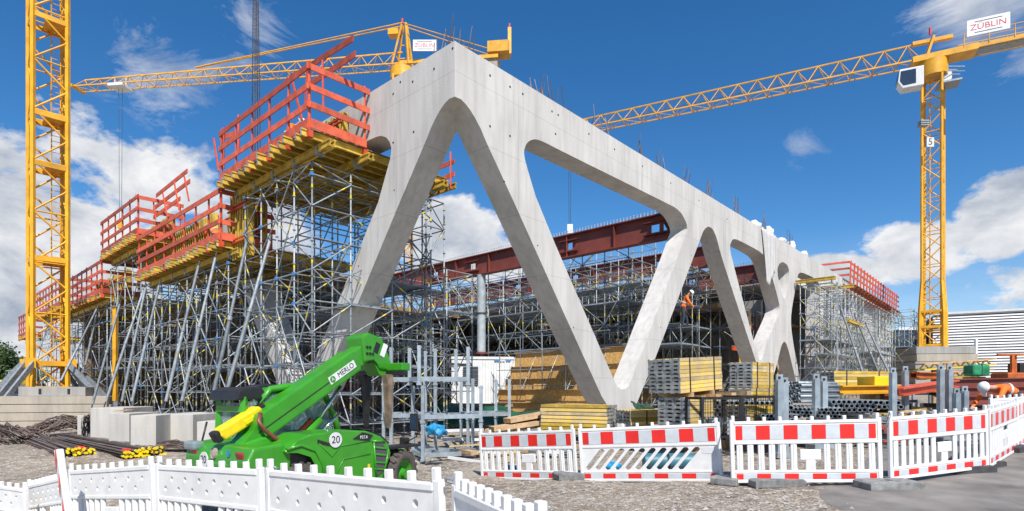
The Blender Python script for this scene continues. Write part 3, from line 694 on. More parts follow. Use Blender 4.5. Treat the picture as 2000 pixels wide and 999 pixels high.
def platform(lab, v0, v1, w, u0=-1.9, u1=3.1, seed=1, near_end=True, far_end=False, joint=.42, detail=True):
    t = thing('formwork_platform', lab, 'platform', B(u0,v0,w), BA, 'red-railed formwork platforms')
    n = int((v1-v0)/1.5)
    for k in range(n):
        a, b = v0+(v1-v0)*k/n, v0+(v1-v0)*(k+1)/n
        box(t, 'deck_panel', B((u0+u1)/2,(a+b)/2,w-.015), (u1-u0,(b-a)-.012,.03), PLY, BA)
    k = 0; v = v0+.08
    while v < v1:
        e = random.Random(seed*50+k).uniform(0,.22)
        ibeam(t, 'joist', B(u0-.10-e,v,w-.14), B(u1+.1,v,w-.14), capped=detail); v += joint; k += 1
    for u in (u0+.5, u0+1.75, u0+3.2, u1-.35):
        if u > u1: continue
        for s in (-.07,.07): ibeam(t, 'main_beam', B(u+s,v0-.35,w-.35), B(u+s,v1+.02,w-.35))
        k = int((v1-v0)/1.4)
        for i in range(k+1): box(t, 'fork_head', B(u,v0+.35+(v1-v0-.6)*i/max(k,1),w-.40), (.24,.10,.26), GALVD, BA)
    pts = ([(-.12,v0)] if near_end else [])+[(u0,v0),(u0,v1)]+([(-.12,v1)] if far_end else [])
    rails(t, pts, w, seed=seed)
    return t
pa = platform('highest red-railed platform, against the left face of the roof beam', 3.83, 9.9, DA, seed=1)
pb = platform('lower red-railed platform with yellow formwork above it, left of the highest one', 9.95, 19.5, DB, seed=2)
pcc = platform('second high red-railed platform, far left with tilted rails', 19.6, 26.0, DA, seed=3)
pd = platform('low red-railed platform just right of the near crane mast', 26.05, 35.5, DB, seed=4, joint=.6)
pe = platform('distant red-railed platform seen through the near crane mast', 36, 45.5, DB+.4, seed=5, joint=.9, detail=False)
pf = platform('farthest small red-railed platform at the left edge behind the crane', 49.5, 54, DB-.7, u0=-1.9, seed=6, joint=1.2, detail=False)
# odd tilted rails
def tilted(name, lab, segs, u, posts):
    t = thing(name, lab, 'guard rail', B(u,*[on_u(*segs[0][0],u)[0]],0), BA)
    for a, b in segs:
        va, wa = on_u(*a,u); vb, wb = on_u(*b,u); bar(t, 'guard_board', B(u,va,wa), B(u,vb,wb), .035, .18, REDB)
    for a, b in posts:
        va, wa = on_u(*a,u-.05); vb, wb = on_u(*b,u-.05); bar(t, 'guard_post', B(u-.05,va,wa), B(u-.05,vb,wb), .05, .05, REDP)
tilted('tilted_guard_rail', 'pair of red boards sticking up steeply beyond the highest platform', [((690,75),(560,158)),((694,106),(560,196))], -1.0, [((630,118),(632,210)),((600,140),(596,215)),((570,155),(590,235))])
tilted('tilted_guard_rail', 'tilted red rail section rising against the cloud at the second high platform', [((366,334),(305,383)),((371,354),(300,408)),((352,388),(300,425))], -1.2, [((360,345),(369,393)),((340,355),(350,410)),((318,378),(327,425)),((299,388),(304,430))])
tilted('tilted_guard_rail', 'slanting red post and rails at the left end of the highest platform', [((458,262),(430,270))], -1.4, [((417,270),(427,335)),((466,225),(466,300)),((437,250),(437,330))])
# formwork walls: yellow girders behind red walers
def wall_form(lab, v0, v1, w0, w1, u=-.45, skip=(), seed=1, step=.26):
    rg = random.Random(seed); t = thing('wall_formwork', lab, 'formwork', B(u,v0,w0), BA, 'yellow girder formwork walls')
    v = v0
    while v < v1:
        if not any(a < v < b for a, b in skip):
            R = Matrix.Rotation(BA,4,'Z') @ Matrix.Rotation(math.pi/2,4,'Y'); L = round(w1-w0,2)
            obj('girder', ibeam_mesh(L), t, Matrix.Translation(B(u,v,(w0+w1)/2+rg.uniform(-.03,.05))) @ R)
        v += step
    box(t, 'form_panel', B(u+.14,(v0+v1)/2,(w0+w1)/2), (.03,v1-v0,w1-w0-.05), PLY, BA)
    for f in (.25,.75):
        for s in (-.06,.06): bar(t, 'waler', B(u-.16,v0-.1,w0+(w1-w0)*f+s), B(u-.16,v1+.1,w0+(w1-w0)*f+s), .06, .05, REDP)
    return t
wall_form('yellow girder formwork standing behind the rails of the lower platform', 9.9, 13.0, DB+.05, DB+2.0, seed=1)
wall_form('yellow girder formwork at the middle of the lower platform', 14.4, 19.4, DB+.05, DB+2.15, seed=2)
wall_form('yellow formwork under the end of the highest platform, beside the tall scaffold', 8.9, 10.3, DB-.6, DB+1.75, u=-1.35, seed=3, step=.2)
wall_form('small yellow formwork piece between the rails and the roof beam end', 4.6, 5.6, DA+.05, DA+1.25, u=-.35, seed=4, step=.3)
wall_form('yellow girder formwork behind the rails of the second high platform', 20, 25.5, DA+.05, DA+1.15, seed=5)
wall_form('formwork on the low platform next to the crane mast', 27, 34, DB+.05, DB+1.6, seed=6, step=.45)
cb_ = thing('concrete_beam_block', 'pale concrete beam piece between the two yellow formwork walls', 'concrete beam', B(.2,13,DB), BA)
box(cb_, 'block', B(.1,13.7,DB+.9), (.8,1.5,1.75), CONC2, BA)
# prop legs of the formwork
for k, (a, b) in enumerate((((545,300),(520,270)),)): pass
t = thing('formwork_platform', 'small red and yellow platform end peeping out behind the first left leg', 'platform', B(3.1,3.9,DA-.3), BA, 'red-railed formwork platforms')
for dv in (0,.9): bar(t, 'guard_post', B(3.2,3.75+dv,DA-.35), B(3.2,3.75+dv,DA+.9), .05, .05, REDP)
for dz in (.12,.55): bar(t, 'guard_board', B(3.24,3.6,DA+dz), B(3.24,5.2,DA+dz), .035, .15, REDB)
ibeam(t, 'edge_beam', B(3.3,3.6,DA-.25), B(3.3,6,DA-.25))
# far rails on the right end of the roof
t = thing('guard_rail', 'long red guard rail with brackets at the far end of the roof beam', 'guard rail', B(38,-.4,9), BA)
u = 41.5
while u < UMAX+.5:
    bar(t, 'guard_post', B(u,-.45,TOP-1.0), B(u,-.55,TOP+1.3), .08, .08, REDP); bar(t, 'bracket', B(u,-.02,TOP-1.5), B(u,-.9,TOP-.75), .06, .06, REDP); bar(t, 'bracket_top', B(u,0,TOP-.7), B(u,-1.0,TOP-.7), .06, .07, REDP); u += 1.25
for z in (-.55,.15,.65,1.15): bar(t, 'guard_board', B(41,-.5,TOP+z), B(UMAX+1.5,-.5,TOP+z), .05, .16, REDB)
bar(t, 'deck_panel', B(41.3,-.5,TOP-.66), B(UMAX+.5,-.5,TOP-.66), .8, .05, PLY)
for z in (.15,.65,1.15): bar(t, 'guard_board', B(41.1,-.5,TOP+z), B(40.8,2.5,TOP+z), .05, .16, REDB)
# yellow beam on top of the right scaffold tower
for lab_, u_, v_ in (('short yellow timber beam on the near corner of the right scaffold tower',28.6,-1.2),('yellow timber beam on top of the right scaffold tower',32.5,-1.4),('lower yellow timber beam across the middle of the right scaffold tower',34,-2.25)):
    w = 8.25 if v_ > -2 else 6.0; t = thing('timber_beam', lab_, 'beam', B(u_,v_,w), BA, 'beams on the right scaffold tower')
    for s in (-.09,.09): ibeam(t, 'beam', B(u_+s,v_-1.1,w), B(u_+s,v_+1.1,w)) if v_ > -2 else ibeam(t, 'beam', B(u_-2,v_+s,w), B(u_+2,v_+s,w))
# inner formwork: red frames and posts seen through the openings
t = thing('inner_formwork', 'red waling frames with timber posts seen through the concrete X openings', 'formwork', B(25,1.5,3), BA)
for k in range(7):
    bar(t, 'timber_post', B(23.6+k*1.35,1.5,.5), B(23.6+k*1.35,1.5,6.2), .2, .16, TIMB if k % 3 else CRY)
for z in (3.9,4.6,5.3): bar(t, 'waler', B(23,1.7,z), B(33,1.7,z), .14, .24, REDP)
t = thing('inner_formwork', 'red formwork wall behind the left scaffold, in the shade of the deck', 'formwork', B(6.3,6,0), BA)
for z in (.8,1.7,2.6,3.5,4.4): bar(t, 'waler', B(6.2,14.2,z), B(6.2,33,z), .1, .2, REDP)
for k in range(24): bar(t, 'upright', B(6.34,14.3+k*.8,.2), B(6.34,14.3+k*.8,5.1), .1, .1, CRY if k % 4 == 0 else REDP)
# stepped OSB shuttering wall behind the V
t = thing('osb_shuttering', 'stepped wall of orange-brown OSB boards under the inner scaffold', 'shuttering', B(11,5,0), BA)
for r, (uu, z0, z1) in enumerate(((11.6,.2,.85),(11.75,.87,1.5),(12.3,1.53,2.05),(12.7,2.08,2.7),(13.1,2.75,3.5))):
    for k in range(4):
        box(t, 'osb_board', B(uu+.02*(k%2),3.0+k*1.9,(z0+z1)/2), (.03,1.88,z1-z0), OSB, BA)
    bar(t, 'timber_strip', B(uu-.05,2.1,z1+.012), B(uu-.05,9.6,z1+.012), .16, .025, TIMB)
for k in range(5):
    brace(t, B(11.5,3.6+k*1.4,1.5), B(12.6,3.6+k*1.4,3.2), .024, 'push_prop'); tube(t, 'prop_post', B(11.4,3.6+k*1.4,1.5), B(11.4,3.6+k*1.4,4.2), .024, GALV, 6)
for z in (1.7,2.5,3.3,4.1): tube(t, 'prop_ledger', B(11.4,2.6,z), B(11.4,9.4,z), .021, GALV, 6)
t = thing('inner_formwork', 'red formwork frames far inside, behind the grey column', 'formwork', B(12,26.8,0), BA)
for z in (1.2,2.2,3.2,4.2,5.2): bar(t, 'waler', B(7.2,26.8,z), B(24,26.8,z), .1, .22, REDP)
for k in range(20): bar(t, 'upright', B(7.3+k*.86,26.9,.1), B(7.3+k*.86,26.9,6.2), .1, .1, REDP if k % 3 else TIMB)
t = thing('inner_formwork', 'red braced formwork behind the low inner scaffold left of the grey column', 'formwork', B(8,20.9,0), BA)
for z in (.9,1.7,2.5,3.3,4.1): bar(t, 'waler', B(7.2,20.85,z), B(12,20.85,z), .1, .2, REDP)
for k in range(8): bar(t, 'upright', B(7.3+k*.64,20.95,.1), B(7.3+k*.64,20.95,4.6), .1, .1, REDP)
t = thing('shuttering_boards', 'brown shuttering panels leaning inside behind the V strut', 'panels', B(17,9,0), BA)
for k in range(7): box(t, 'panel', B(16.9+.1*(k%2),4.0+k*1.35,1.5+.25*(k%3)), (.04,1.3,2.2), OSB if k % 2 else PLY, BA)
# ================================================================== cranes
def mast(par, base, w, h, rot, pitch, m, chord=.09, lace=.045, plats=(), top=True):
    Rm = Matrix.Rotation(rot,4,'Z'); cs = [V((sx*w/2,sy*w/2,0)) for sx,sy in ((-1,-1),(1,-1),(1,1),(-1,1))]
    P = lambda i, z: base+Rm @ cs[i % 4]+V((0,0,z))
    for i in range(4): bar(par, 'chord', P(i,0), P(i,h), chord*2, chord*2, m)
    n = int(h/pitch)
    for k in range(n):
        z0, z1 = k*pitch, (k+1)*pitch
        for i in range(4):
            a, b = (i, i+1) if k % 2 else (i+1, i)
            tube(par, 'diagonal', P(a,z0), P(b,z1), lace, m, 6)
            if k % 2: tube(par, 'cross_strut', P(i,z0), P(i+1,z0), lace*.8, m, 6)
    for z in plats:
        for i in range(4): bar(par, 'section_frame', P(i,z), P(i+1,z), .10, .26, m)
        c = base+V((0,0,z-.02)); box(par, 'rest_platform', c+(Rm @ V((w*.18,0,0))), (w*.6,w*.9,.03), STEELD if False else m, rot)
    # access ladder
    la = base+Rm @ V((w*.12,w*.18,0)); lb = base+Rm @ V((w*.12+.4,w*.18,0))
    for s in (la, lb): bar(par, 'ladder_rail', s, s+V((0,0,h)), .04, .04, m)
    its = [((la+lb)/2+V((0,0,.3*k)),(.4,.025,.025),Matrix.Rotation(rot,3,'Z')) for k in range(int(h/.3))]
    o = obj('ladder_rungs', join_boxes('ladder_rungs', its, m), par); o['kind'] = 'stuff'
def jib(par, a, b, hgt, wid, pitch, m, taper=.55, chord=.07, lace=.04, name=''):
    """triangular truss from root a to tip b (bottom centre line)"""
    a, b = V(a), V(b); d = (b-a); L = d.length; d /= L; s = V((d.y,-d.x,0)).normalized(); n = int(L/pitch)
    H = lambda t: hgt*(1-(1-taper)*t)
    def bot(t, k): return a+d*L*t+s*(k*wid/2)
    def topp(t): return a+d*L*t+V((0,0,H(t)))
    for k in (-1,1): bar(par, 'bottom_chord', bot(0,k), bot(1,k), chord*1.7, chord*1.7, m)
    bar(par, 'top_chord', topp(0), topp(1-.5/n), chord*1.9, chord*1.9, m)
    for i in range(n):
        t0, t1, tm = i/n, (i+1)/n, (i+.5)/n
        for k in (-1,1):
            tube(par, 'lacing', bot(t0,k), topp(tm), lace, m, 6); tube(par, 'lacing', topp(tm), bot(t1,k), lace, m, 6)
        tube(par, 'bottom_strut', bot(t0,-1), bot(t0,1), lace*.9, m, 6)
        tube(par, 'bottom_brace', bot(t0,-1 if i % 2 else 1), bot(t1,1 if i % 2 else -1), lace*.7, m, 6)
    tube(par, 'trolley_rope', bot(0,0)+V((0,0,H(0)*.42)), bot(1,0)+V((0,0,H(1)*.3)), .02, STEELD, 5)
    return d, s, L
def zsign(par, c, face, wd, ht, slope=0.0):
    Mf = facing(c, face) @ Matrix.Rotation(slope,4,'Z')
    o = obj('sign_board', bbox_mesh('sign_board', (wd,ht,.08), WPAINT, .01), par, Mf)
    text(o, 'lettering', 'ZÜBLIN', Mf @ Matrix.Translation((0,-.01*ht,.045)), ht*.50, TEXTR, 1.05)
    for s in (-1,1): obj('rule', unit_box(TEXTB), o, Mf @ Matrix.Translation((0,s*ht*.33,.043)) @ Matrix.Diagonal((wd*.64,ht*.045,.006,1)))
# ---- near left crane: only the lower mast is in the picture
LC = V((gx(76,30),30.6,1.55)); lrot = math.radians(47)
t = thing('tower_crane', 'big yellow lattice crane mast at the far left, on concrete ballast', 'tower crane', (LC.x,LC.y,-.4), lrot)
zz = lambda y: (HY-y)*30/F
mast(t, LC, 1.45, 25.5, lrot, 1.33, CRY, .085, .05, [zz(712),zz(508),zz(324),zz(226),zz(36)])
Rm = Matrix.Rotation(lrot,4,'Z')
for i, (sx,sy) in enumerate(((-1,-1),(1,-1),(1,1),(-1,1))):
    p = LC+Rm @ V((sx*.85,sy*.85,1.35)); q = LC+Rm @ V((sx*2.35,sy*2.35,-.9))
    for s in (-.14,.14):
        off = Rm @ V((s*sy,-s*sx,0)); bar(t, 'raking_strut', p+off, q+off, .11, .26, GALVD)
    box(t, 'strut_bracket', p, (.42,.42,.5), CRY, lrot)
for k in range(2):
    for s in (-1,1):
        a = LC+Rm @ V((-.75 if k else s*.75, s*.75 if k else -.75, .05)); b = LC+Rm @ V((.75 if k else s*.75, s*.75 if k else .75, .05)); bar(t, 'base_frame', a, b, .16, .2, CRY)
# its jib, above the picture, carries the chains
jz = LC+V((0,0,25.5)); tip = V((-3.2,12.5,27.0)); jib(t, jz+V((0,0,.3)), V((tip.x,tip.y,jz.z+.3)), 1.4, 1.3, 2.0, CRY)
# ballast slabs under it
rg = random.Random(5)
SL = B(0,0)
def ballast(lab, c, size, rz, group, layers=1, m=CONC2, pockets=False):
    t = thing('ballast_block', lab, 'concrete block', (c[0],c[1],c[2]-size[2]/2), rz, group)
    obj('block', bbox_mesh('block', size, m, .02), t, Matrix.Translation(V(c)) @ Matrix.Rotation(rz,4,'Z'))
    if pockets:
        for s in (-.18,.25): obj('lifting_pocket', unit_box(DARK), t, Matrix.Translation(V(c)) @ Matrix.Rotation(rz,4,'Z') @ Matrix.Translation((s*size[0],-size[1]/2,.0)) @ Matrix.Diagonal((.12,.02,size[2]*.6,1)))
bz = -.42
bl = ['bottom','second','third','top']
slr = math.radians(-7)
cS = at(108,800,28.3)
for k in range(4):
    ballast(f'{bl[k]} long concrete slab in the stack under the left crane', (cS.x+rg.uniform(-.06,.06),cS.y+rg.uniform(-.04,.04),bz+.2+k*.405), (5.3-.1*(k==0),1.2,.38), math.radians(12), 'crane ballast slabs', m=CONC4, pockets=False)
for k in range(4):
    c2 = at(6,800,28.6); ballast(f'{bl[k]} concrete slab of the stack cut off by the left picture edge', (c2.x-.75,c2.y-.2,bz+.2+k*.405), (2.1,1.2,.38), math.radians(12), 'crane ballast slabs', m=CONC4)
c3 = at(112,764,28.6); ballast('short weathered ballast block right under the yellow crane mast', (c3.x,c3.y,1.42), (2.9,.9,.46), math.radians(12), None, m=CONC3, pockets=True)
# ---- second crane, jib reaching left behind the building
MC = V((gx(786,60),60,0)); mrot = math.radians(12)
t = thing('tower_crane', 'yellow tower crane behind the roof corner, its jib reaching left across the sky', 'tower crane', MC, mrot)
JZ = CH+(HY-134)/F*60
mast(t, MC, 1.9, JZ-1.2, mrot, 1.9, CRY, .10, .07)
tube(t, 'slewing_ring', MC+V((0,0,JZ-1.3)), MC+V((0,0,JZ-.2)), 1.25, CRY, 16)
tipz = at(152,163,64.5); tipz.z = JZ+.2
root = MC+V((0,0,JZ+.2)); d, s, L = jib(t, root, tipz, 1.5, 1.3, 1.75, CRY, .62, .06, .036)
bar(t, 'jib_end_frame', tipz-s*.9, tipz+s*.9, .3, .3, CRY)
apex = MC+V((0,0,(HY-48)/F*60+CH))
for k in (-1,1):
    bar(t, 'tower_head_leg', MC+d*.9+s*(k*.8)+V((0,0,JZ)), apex+s*(k*.2), .18, .18, CRY); bar(t, 'tower_head_leg', MC-d*.9+s*(k*.8)+V((0,0,JZ)), apex+s*(k*.2)-d*.4, .2, .2, CRY)
for f in (.3,.6):
    bar(t, 'tower_head_strut', MC+d*.7*(1-f)+s*.6+V((0,0,JZ+(apex.z-JZ)*f)), MC-d*.8*(1-f*.5)+s*.6+V((0,0,JZ+(apex.z-JZ)*f)), .1, .1, CRY)
box(t, 'head_platform', apex+d*.9+V((0,0,-.9)), (1.1,.9,.6), CRY, math.atan2(d.y,d.x)); box(t, 'beacon', apex+V((0,0,.35)), (.18,.18,.5), TEXTR)
for k in (-.25,.25): tube(t, 'tie_rod', apex+s*k, root+d*L*.62+V((0,0,1.45))+s*k*.2, .06, CRY, 6)
cj = MC-d*10.3+V((0,0,JZ+.2))
for k in (-1,1): bar(t, 'counter_jib_beam', root+s*(k*.7), cj+s*(k*.7), .2, .35, CRY); tube(t, 'counter_tie', apex+s*k*.3, cj+s*(k*.6)+V((0,0,.5)), .05, CRY, 6)
zsign(t, MC-d*2.6+V((0,-1.2,JZ+1.5)), V((0,-1,0)), 2.4, 1.15)
box(t, 'winch_frame', cj+V((0,0,1.0)), (2.2,1.6,1.1), CRY, math.atan2(d.y,d.x)); box(t, 'counterweight', cj+d*.6+V((0,0,-.5)), (1.0,1.2,1.2), CONC4, math.atan2(d.y,d.x)); bar(t, 'winch_post', cj-d*1.1+V((0,0,.5)), cj-d*1.1+V((0,0,3.2)), .35, .35, CRY)
box(t, 'warning_lamp', cj-d*1.1+V((0,0,3.4)), (.15,.15,.5), TEXTR)
box(t, 'operator_cab', MC+s*1.7+d*.4+V((0,0,JZ-1.2)), (1.9,1.3,2.0), WPAINT, math.atan2(d.y,d.x))
tr = tipz.lerp(root, .14); o = box(t, 'trolley', tr+V((0,0,-.15)), (1.8,1.6,.3), WPAINT, math.atan2(d.y,d.x))
for k in (-.22,.22): tube(t, 'hoist_rope', tr+d*k+V((0,0,-.2)), tr+d*k*.6+V((0,0,-15.2)), .022, STEELD, 5)
box(t, 'hook_block', tr+V((0,0,-15.6)), (.5,.3,.8), CRY)
for k in (-1,1): bar(t, 'trolley_post', tr+d*k*.7, tr+d*k*.7+V((0,0,.9)), .1, .1, WPAINT)
# ---- third crane on the right
RC = V((gx(1822,50),50,0)); rrot = math.radians(47); rb = gzn(RC.x,RC.y)
t = thing('tower_crane', 'yellow tower crane on the right with white operator cab and jib sloping left', 'tower crane', (RC.x,RC.y,rb), rrot)
JZ = CH+(HY-118)/F*50; zb = CH+(HY-680)/F*50
mast(t, RC+V((0,0,zb)), 1.4, JZ-zb-1.4, rrot, 1.45, CRY, .085, .05)
zf = CH+(HY-610)/F*50
for i,(sx,sy) in enumerate(((-1,-1),(1,-1),(1,1),(-1,1))):
    R_ = Matrix.Rotation(rrot,4,'Z'); bar(t, 'flared_leg', RC+(R_ @ V((sx*.86,sy*.86,0)))+V((0,0,zb-.05)), RC+(R_ @ V((sx*.84,sy*.84,0)))+V((0,0,zf)), .2, .2, CRY); bar(t, 'flared_leg', RC+(R_ @ V((sx*.84,sy*.84,0)))+V((0,0,zf)), RC+(R_ @ V((sx*.70,sy*.70,0)))+V((0,0,zf+2.6)), .19, .19, CRY)
    nx_ = ((1,-1),(1,1),(-1,1),(-1,-1))[i]
    for z in (zb+.2, zb+1.8, zf): bar(t, 'leg_frame', RC+(R_ @ V((sx*.84,sy*.84,0)))+V((0,0,z)), RC+(R_ @ V((nx_[0]*.84,nx_[1]*.84,0)))+V((0,0,z)), .12, .2, CRY)
tube(t, 'slewing_ring', RC+V((0,0,JZ-1.6)), RC+V((0,0,JZ-.25)), 1.1, CRY, 16)
tip = at(1100,256,64.5); jd = V((tip.x-RC.x,tip.y-RC.y,0)).normalized(); js = V((jd.y,-jd.x,0))
root = RC+jd*1.0+V((0,0,JZ)); tip = V((tip.x,tip.y,JZ-.1))
jib(t, root, tip, 1.7, 1.4, 1.75, CRY, .75, .065, .04)
bar(t, 'slewing_frame', RC+jd*1.6+V((0,0,JZ)), RC-jd*3.0+V((0,0,JZ+.1)), 1.7, .5, CRY)
for k in (-1,1):
    bar(t, 'counter_jib_beam', RC+js*(k*.75)+V((0,0,JZ+.1)), RC-jd*14+js*(k*.75)+V((0,0,JZ+.2)), .16, .34, CRY)
    bar(t, 'head_post', RC+js*(k*.5)+jd*.6+V((0,0,JZ)), RC+js*(k*.3)+V((0,0,JZ+2.0)), .2, .2, CRY)
    bar(t, 'handrail', RC-jd*2+js*(k*.85)+V((0,0,JZ+1.25)), RC-jd*14+js*(k*.85)+V((0,0,JZ+1.3)), .05, .05, CRY); bar(t, 'handrail', RC-jd*2+js*(k*.85)+V((0,0,JZ+.8)), RC-jd*14+js*(k*.85)+V((0,0,JZ+.85)), .04, .04, CRY)
    for q in range(8): bar(t, 'handrail_post', RC-jd*(2+1.7*q)+js*(k*.85)+V((0,0,JZ+.2)), RC-jd*(2+1.7*q)+js*(k*.85)+V((0,0,JZ+1.3)), .05, .05, CRY)
for q in range(7): tube(t, 'counter_lacing', RC-jd*(1.5+1.7*q)+js*(.75 if q % 2 else -.75)+V((0,0,JZ)), RC-jd*(3.2+1.7*q)+js*(-.75 if q % 2 else .75)+V((0,0,JZ)), .05, CRY, 6)
bar(t, 'walkway', RC-jd*2+V((0,0,JZ-.05)), RC-jd*14+V((0,0,JZ+.05)), 1.2, .04, GALVD)
bar(t, 'head_beam', RC+jd*1.5+V((0,0,JZ+1.75)), RC-jd*1.4+V((0,0,JZ+1.7)), .4, .3, CRY); box(t, 'beacon', RC+jd*.2+V((0,0,JZ+2.6)), (.14,.14,.6), TEXTR)
cs_ = at(1910,64,46.5); zsign(t, V((cs_.x,cs_.y-1.0,cs_.z)), V((.42,-1,0)) if False else js if js.y < 0 else -js, 2.75, 1.3, 0.0)
cabc = at(1778,158,48.6); ca = math.atan2(jd.y,jd.x)
cab = obj('operator_cab', prism('operator_cab', [(-1.0,-.9),(.75,-.9),(1.15,-.2),(1.0,1.0),(-1.0,1.0)], -.65,.65, WPAINT, .06), t, Matrix.Translation(cabc) @ Matrix.Rotation(ca,4,'Z') @ Matrix.Scale(.86,4))
obj('cab_window', prism('cab_window', [(-.35,-.6),(.68,-.65),(.98,-.15),(.9,.8),(-.35,.8)], -.67,.67, DGLASS), cab, WM[cab.name]); obj('front_window', prism('front_window', [(.80,-.75),(1.19,-.15),(1.05,.85),(.9,.85)], -.55,.55, DGLASS), cab, WM[cab.name])
pl = at(1852,158,49.5); plf = box(t, 'access_platform', pl+V((0,0,-.35)), (1.6,1.6,.15), GALVD, ca)
for k in range(4):
    for z in (.4,.8): bar(t, 'platform_rail', pl+V((-.8,-.8+.5*k,z)), pl+V((.8,-.8+.5*k,z)), .05, .05, GALVD)
box(t, 'switch_cabinet', pl+V((-.2,0,.2)), (.7,.6,.9), WPAINT, ca)
n5 = facing(at(1817,278,48.9), V((0,-1,0))); o = obj('number_plate', bbox_mesh('number_plate', (.62,.8,.04), WPAINT, .01), t, n5); text(o, 'lettering', '5', n5 @ Matrix.Translation((0,0,.025)), .8, TEXTB)
for k in range(3): box(t, 'mast_bracket', at(1803,238+k*4,49.0), (.7,.5,.1), GALVD)
def hang_lines():
    pass
h = V((0,0,0)); a = B(14.5,12,0)
lines = at(1113,345,52); 
for k in (-.14,.14): tube(t, 'hoist_rope', V((lines.x+k,52,CH+(HY-246)/F*56)), V((lines.x+k*.5,52,CH+(HY-438)/F*52)), .022, STEELD, 5)
hb = V((lines.x,52,CH+(HY-448)/F*52)); box(t, 'hook_block', hb, (.5,.4,.8), WPAINT)
hc = B(4.6,4.0,0); 
# right crane ballast
rrb = math.radians(-8)
names = ['lowest','second','third','fourth','top']
rz0 = gzn(RC.x,RC.y); topz = zb
for k in range(5):
    hgt = (topz-rz0)/5; ballast(f'{names[k]} concrete ballast layer under the right crane', (RC.x-.1+.12*(k % 2),RC.y,rz0+hgt*(k+.5)), (4.7-.15*(k==4),4.0,hgt-.03), rrb, 'right crane ballast', m=CONC4 if k % 2 else CONC3)
tm = facing(V((RC.x-.2,RC.y,0))+V((0,0,topz-.72))+Matrix.Rotation(rrb,3,'Z') @ V((0,-2.03,0)), Matrix.Rotation(rrb,3,'Z') @ V((0,-1,0)))
# ---- lifting chains hanging over the highest platform
ct = thing('lifting_chains', 'bundle of dark lifting chains hanging from above over the left platforms', 'chain', B(.6,6.0,DA+.2))
vv, _ = on_u(498,100,.3); cc = B(.3,vv,0)
for k, (dx, zb_) in enumerate(((-.07,DA+.7),(.06,DA+1.6),(.0,DA+.3),(.12,DA+1.1))):
    its = []; z = zb_
    top = cc+V((0,0,26.0)); n = 0
    while z < 20.0:
        f = (26-z)/(26-zb_); p = cc+V((dx*1.5*f, dx*f, z)); its.append((p,(.05,.014,.085) if n % 2 else (.014,.05,.085))); z += .07; n += 1
    o = obj('chain', join_boxes('chain', its, STEELD), ct)
box(ct, 'hook_block', cc+V((0,0,20.4)), (.4,.3,.8), CRY); tube(ct, 'hoist_rope', cc+V((0,0,20.7)), cc+V((0,0,27.0)), .02, STEELD, 5)
# ================================================================== precast blocks and rebar on the left
GB = 'precast concrete blocks in front of the left scaffold'
def block(lab, px0, px1, ytop, ybot, D, dep, rz=0.0):
    x0, x1 = gx(px0,D), gx(px1,D); zt = CH+(HY-ytop)/F*D; zbm = min(CH+(HY-ybot)/F*D, gzn((x0+x1)/2,D))-.05
    c = V(((x0+x1)/2, D+dep/2, (zt+zbm)/2)); t = thing('precast_block', lab, 'concrete block', (c.x,c.y,zbm), rz, GB)
    obj('block', bbox_mesh('block', (x1-x0,dep,zt-zbm), CONC2, .015), t, Matrix.Translation(c) @ Matrix.Rotation(rz,4,'Z'))
block('leftmost tall pale concrete block, beside the rebar pile', 174, 236, 797, 868, 17.2, 1.6, math.radians(4))
block('slim concrete block behind the rebar pile', 150, 172, 812, 850, 18.0, .6, math.radians(4))
block('stepped concrete block with a wood scrap on top', 214, 256, 808, 862, 16.2, 1.2, math.radians(-4))
block('tall narrow concrete block left of the widest one', 250, 296, 812, 872, 15.3, 1.3, math.radians(8))
block('widest pale concrete block, under two raking props', 304, 381, 810, 868, 16.2, 1.8, math.radians(-3))
block('small concrete block beside the telehandler mirror', 382, 430, 824, 868, 15.5, 1.6, math.radians(3))
sc = at(240,806,17.0); t = thing('wood_scrap', 'small broken wood scrap lying on a concrete block', 'wood scrap', sc)
for k in range(2): bar(t, 'splinter', sc+V((-.25,.1*k,.04)), sc+V((.25,.05-.1*k,.08)), .10, .03, TIMB)
def rebar_bundle(lab, a, b, n, rad, capm=None, wave=0.0, seed=1, r=.013, group='rebar bundles'):
    rg = random.Random(seed); a, b = V(a), V(b); t = thing('rebar_bundle', lab, 'rebar', a, 0, group); d = (b-a).normalized(); s = V((d.y,-d.x,0)).normalized()
    for k in range(n):
        th = rg.uniform(0,2*math.pi); q = rad*math.sqrt(rg.random()); o1 = s*(q*1.8*math.cos(th))+V((0,0,abs(q*math.sin(th))))
        o2 = s*(q*2.4*math.cos(th+rg.uniform(-.4,.4))+rg.uniform(-.05,.05))+V((0,0,abs(q*math.sin(th))))
        e = rg.uniform(-.25,.25)
        if wave:
            pts = []
            for i in range(9):
                f = i/8; p = a.lerp(b,f)+o1.lerp(o2,f)+V((rg.uniform(-1,1),rg.uniform(-1,1),0))*wave*.3; p.z += wave*math.sin(f*math.pi)*rg.uniform(.4,1.2); pts.append(p)
            obj('bar', sweep('bar', pts, r, REBAR, 5), t)
        else: tube(t, 'bar', a+o1+d*e, b+o2+d*e*.2, r, REBAR, 5)
        if capm and k % 2 == 0: tube(t, 'end_cap', b+o2+d*(e*.2-.01), b+o2+d*(e*.2+.05), r*2.1, capm, 8)
    return t
def gp(px,py): return on_ground(px,py)+V((0,0,.03))
rebar_bundle('long straight rebar bundle with yellow end caps in front of the concrete blocks', gp(130,862), gp(283,893), 110, .22, YELP, seed=1, r=.016)
rebar_bundle('rebar bundle with a red marker beside the long yellow-capped one', gp(60,862), gp(150,891), 70, .18, YELP, seed=2, r=.016)
rebar_bundle('tangled heap of bent rebar under the crane ballast slabs', gp(60,855), gp(180,846), 80, .32, None, .35, 3, .015)
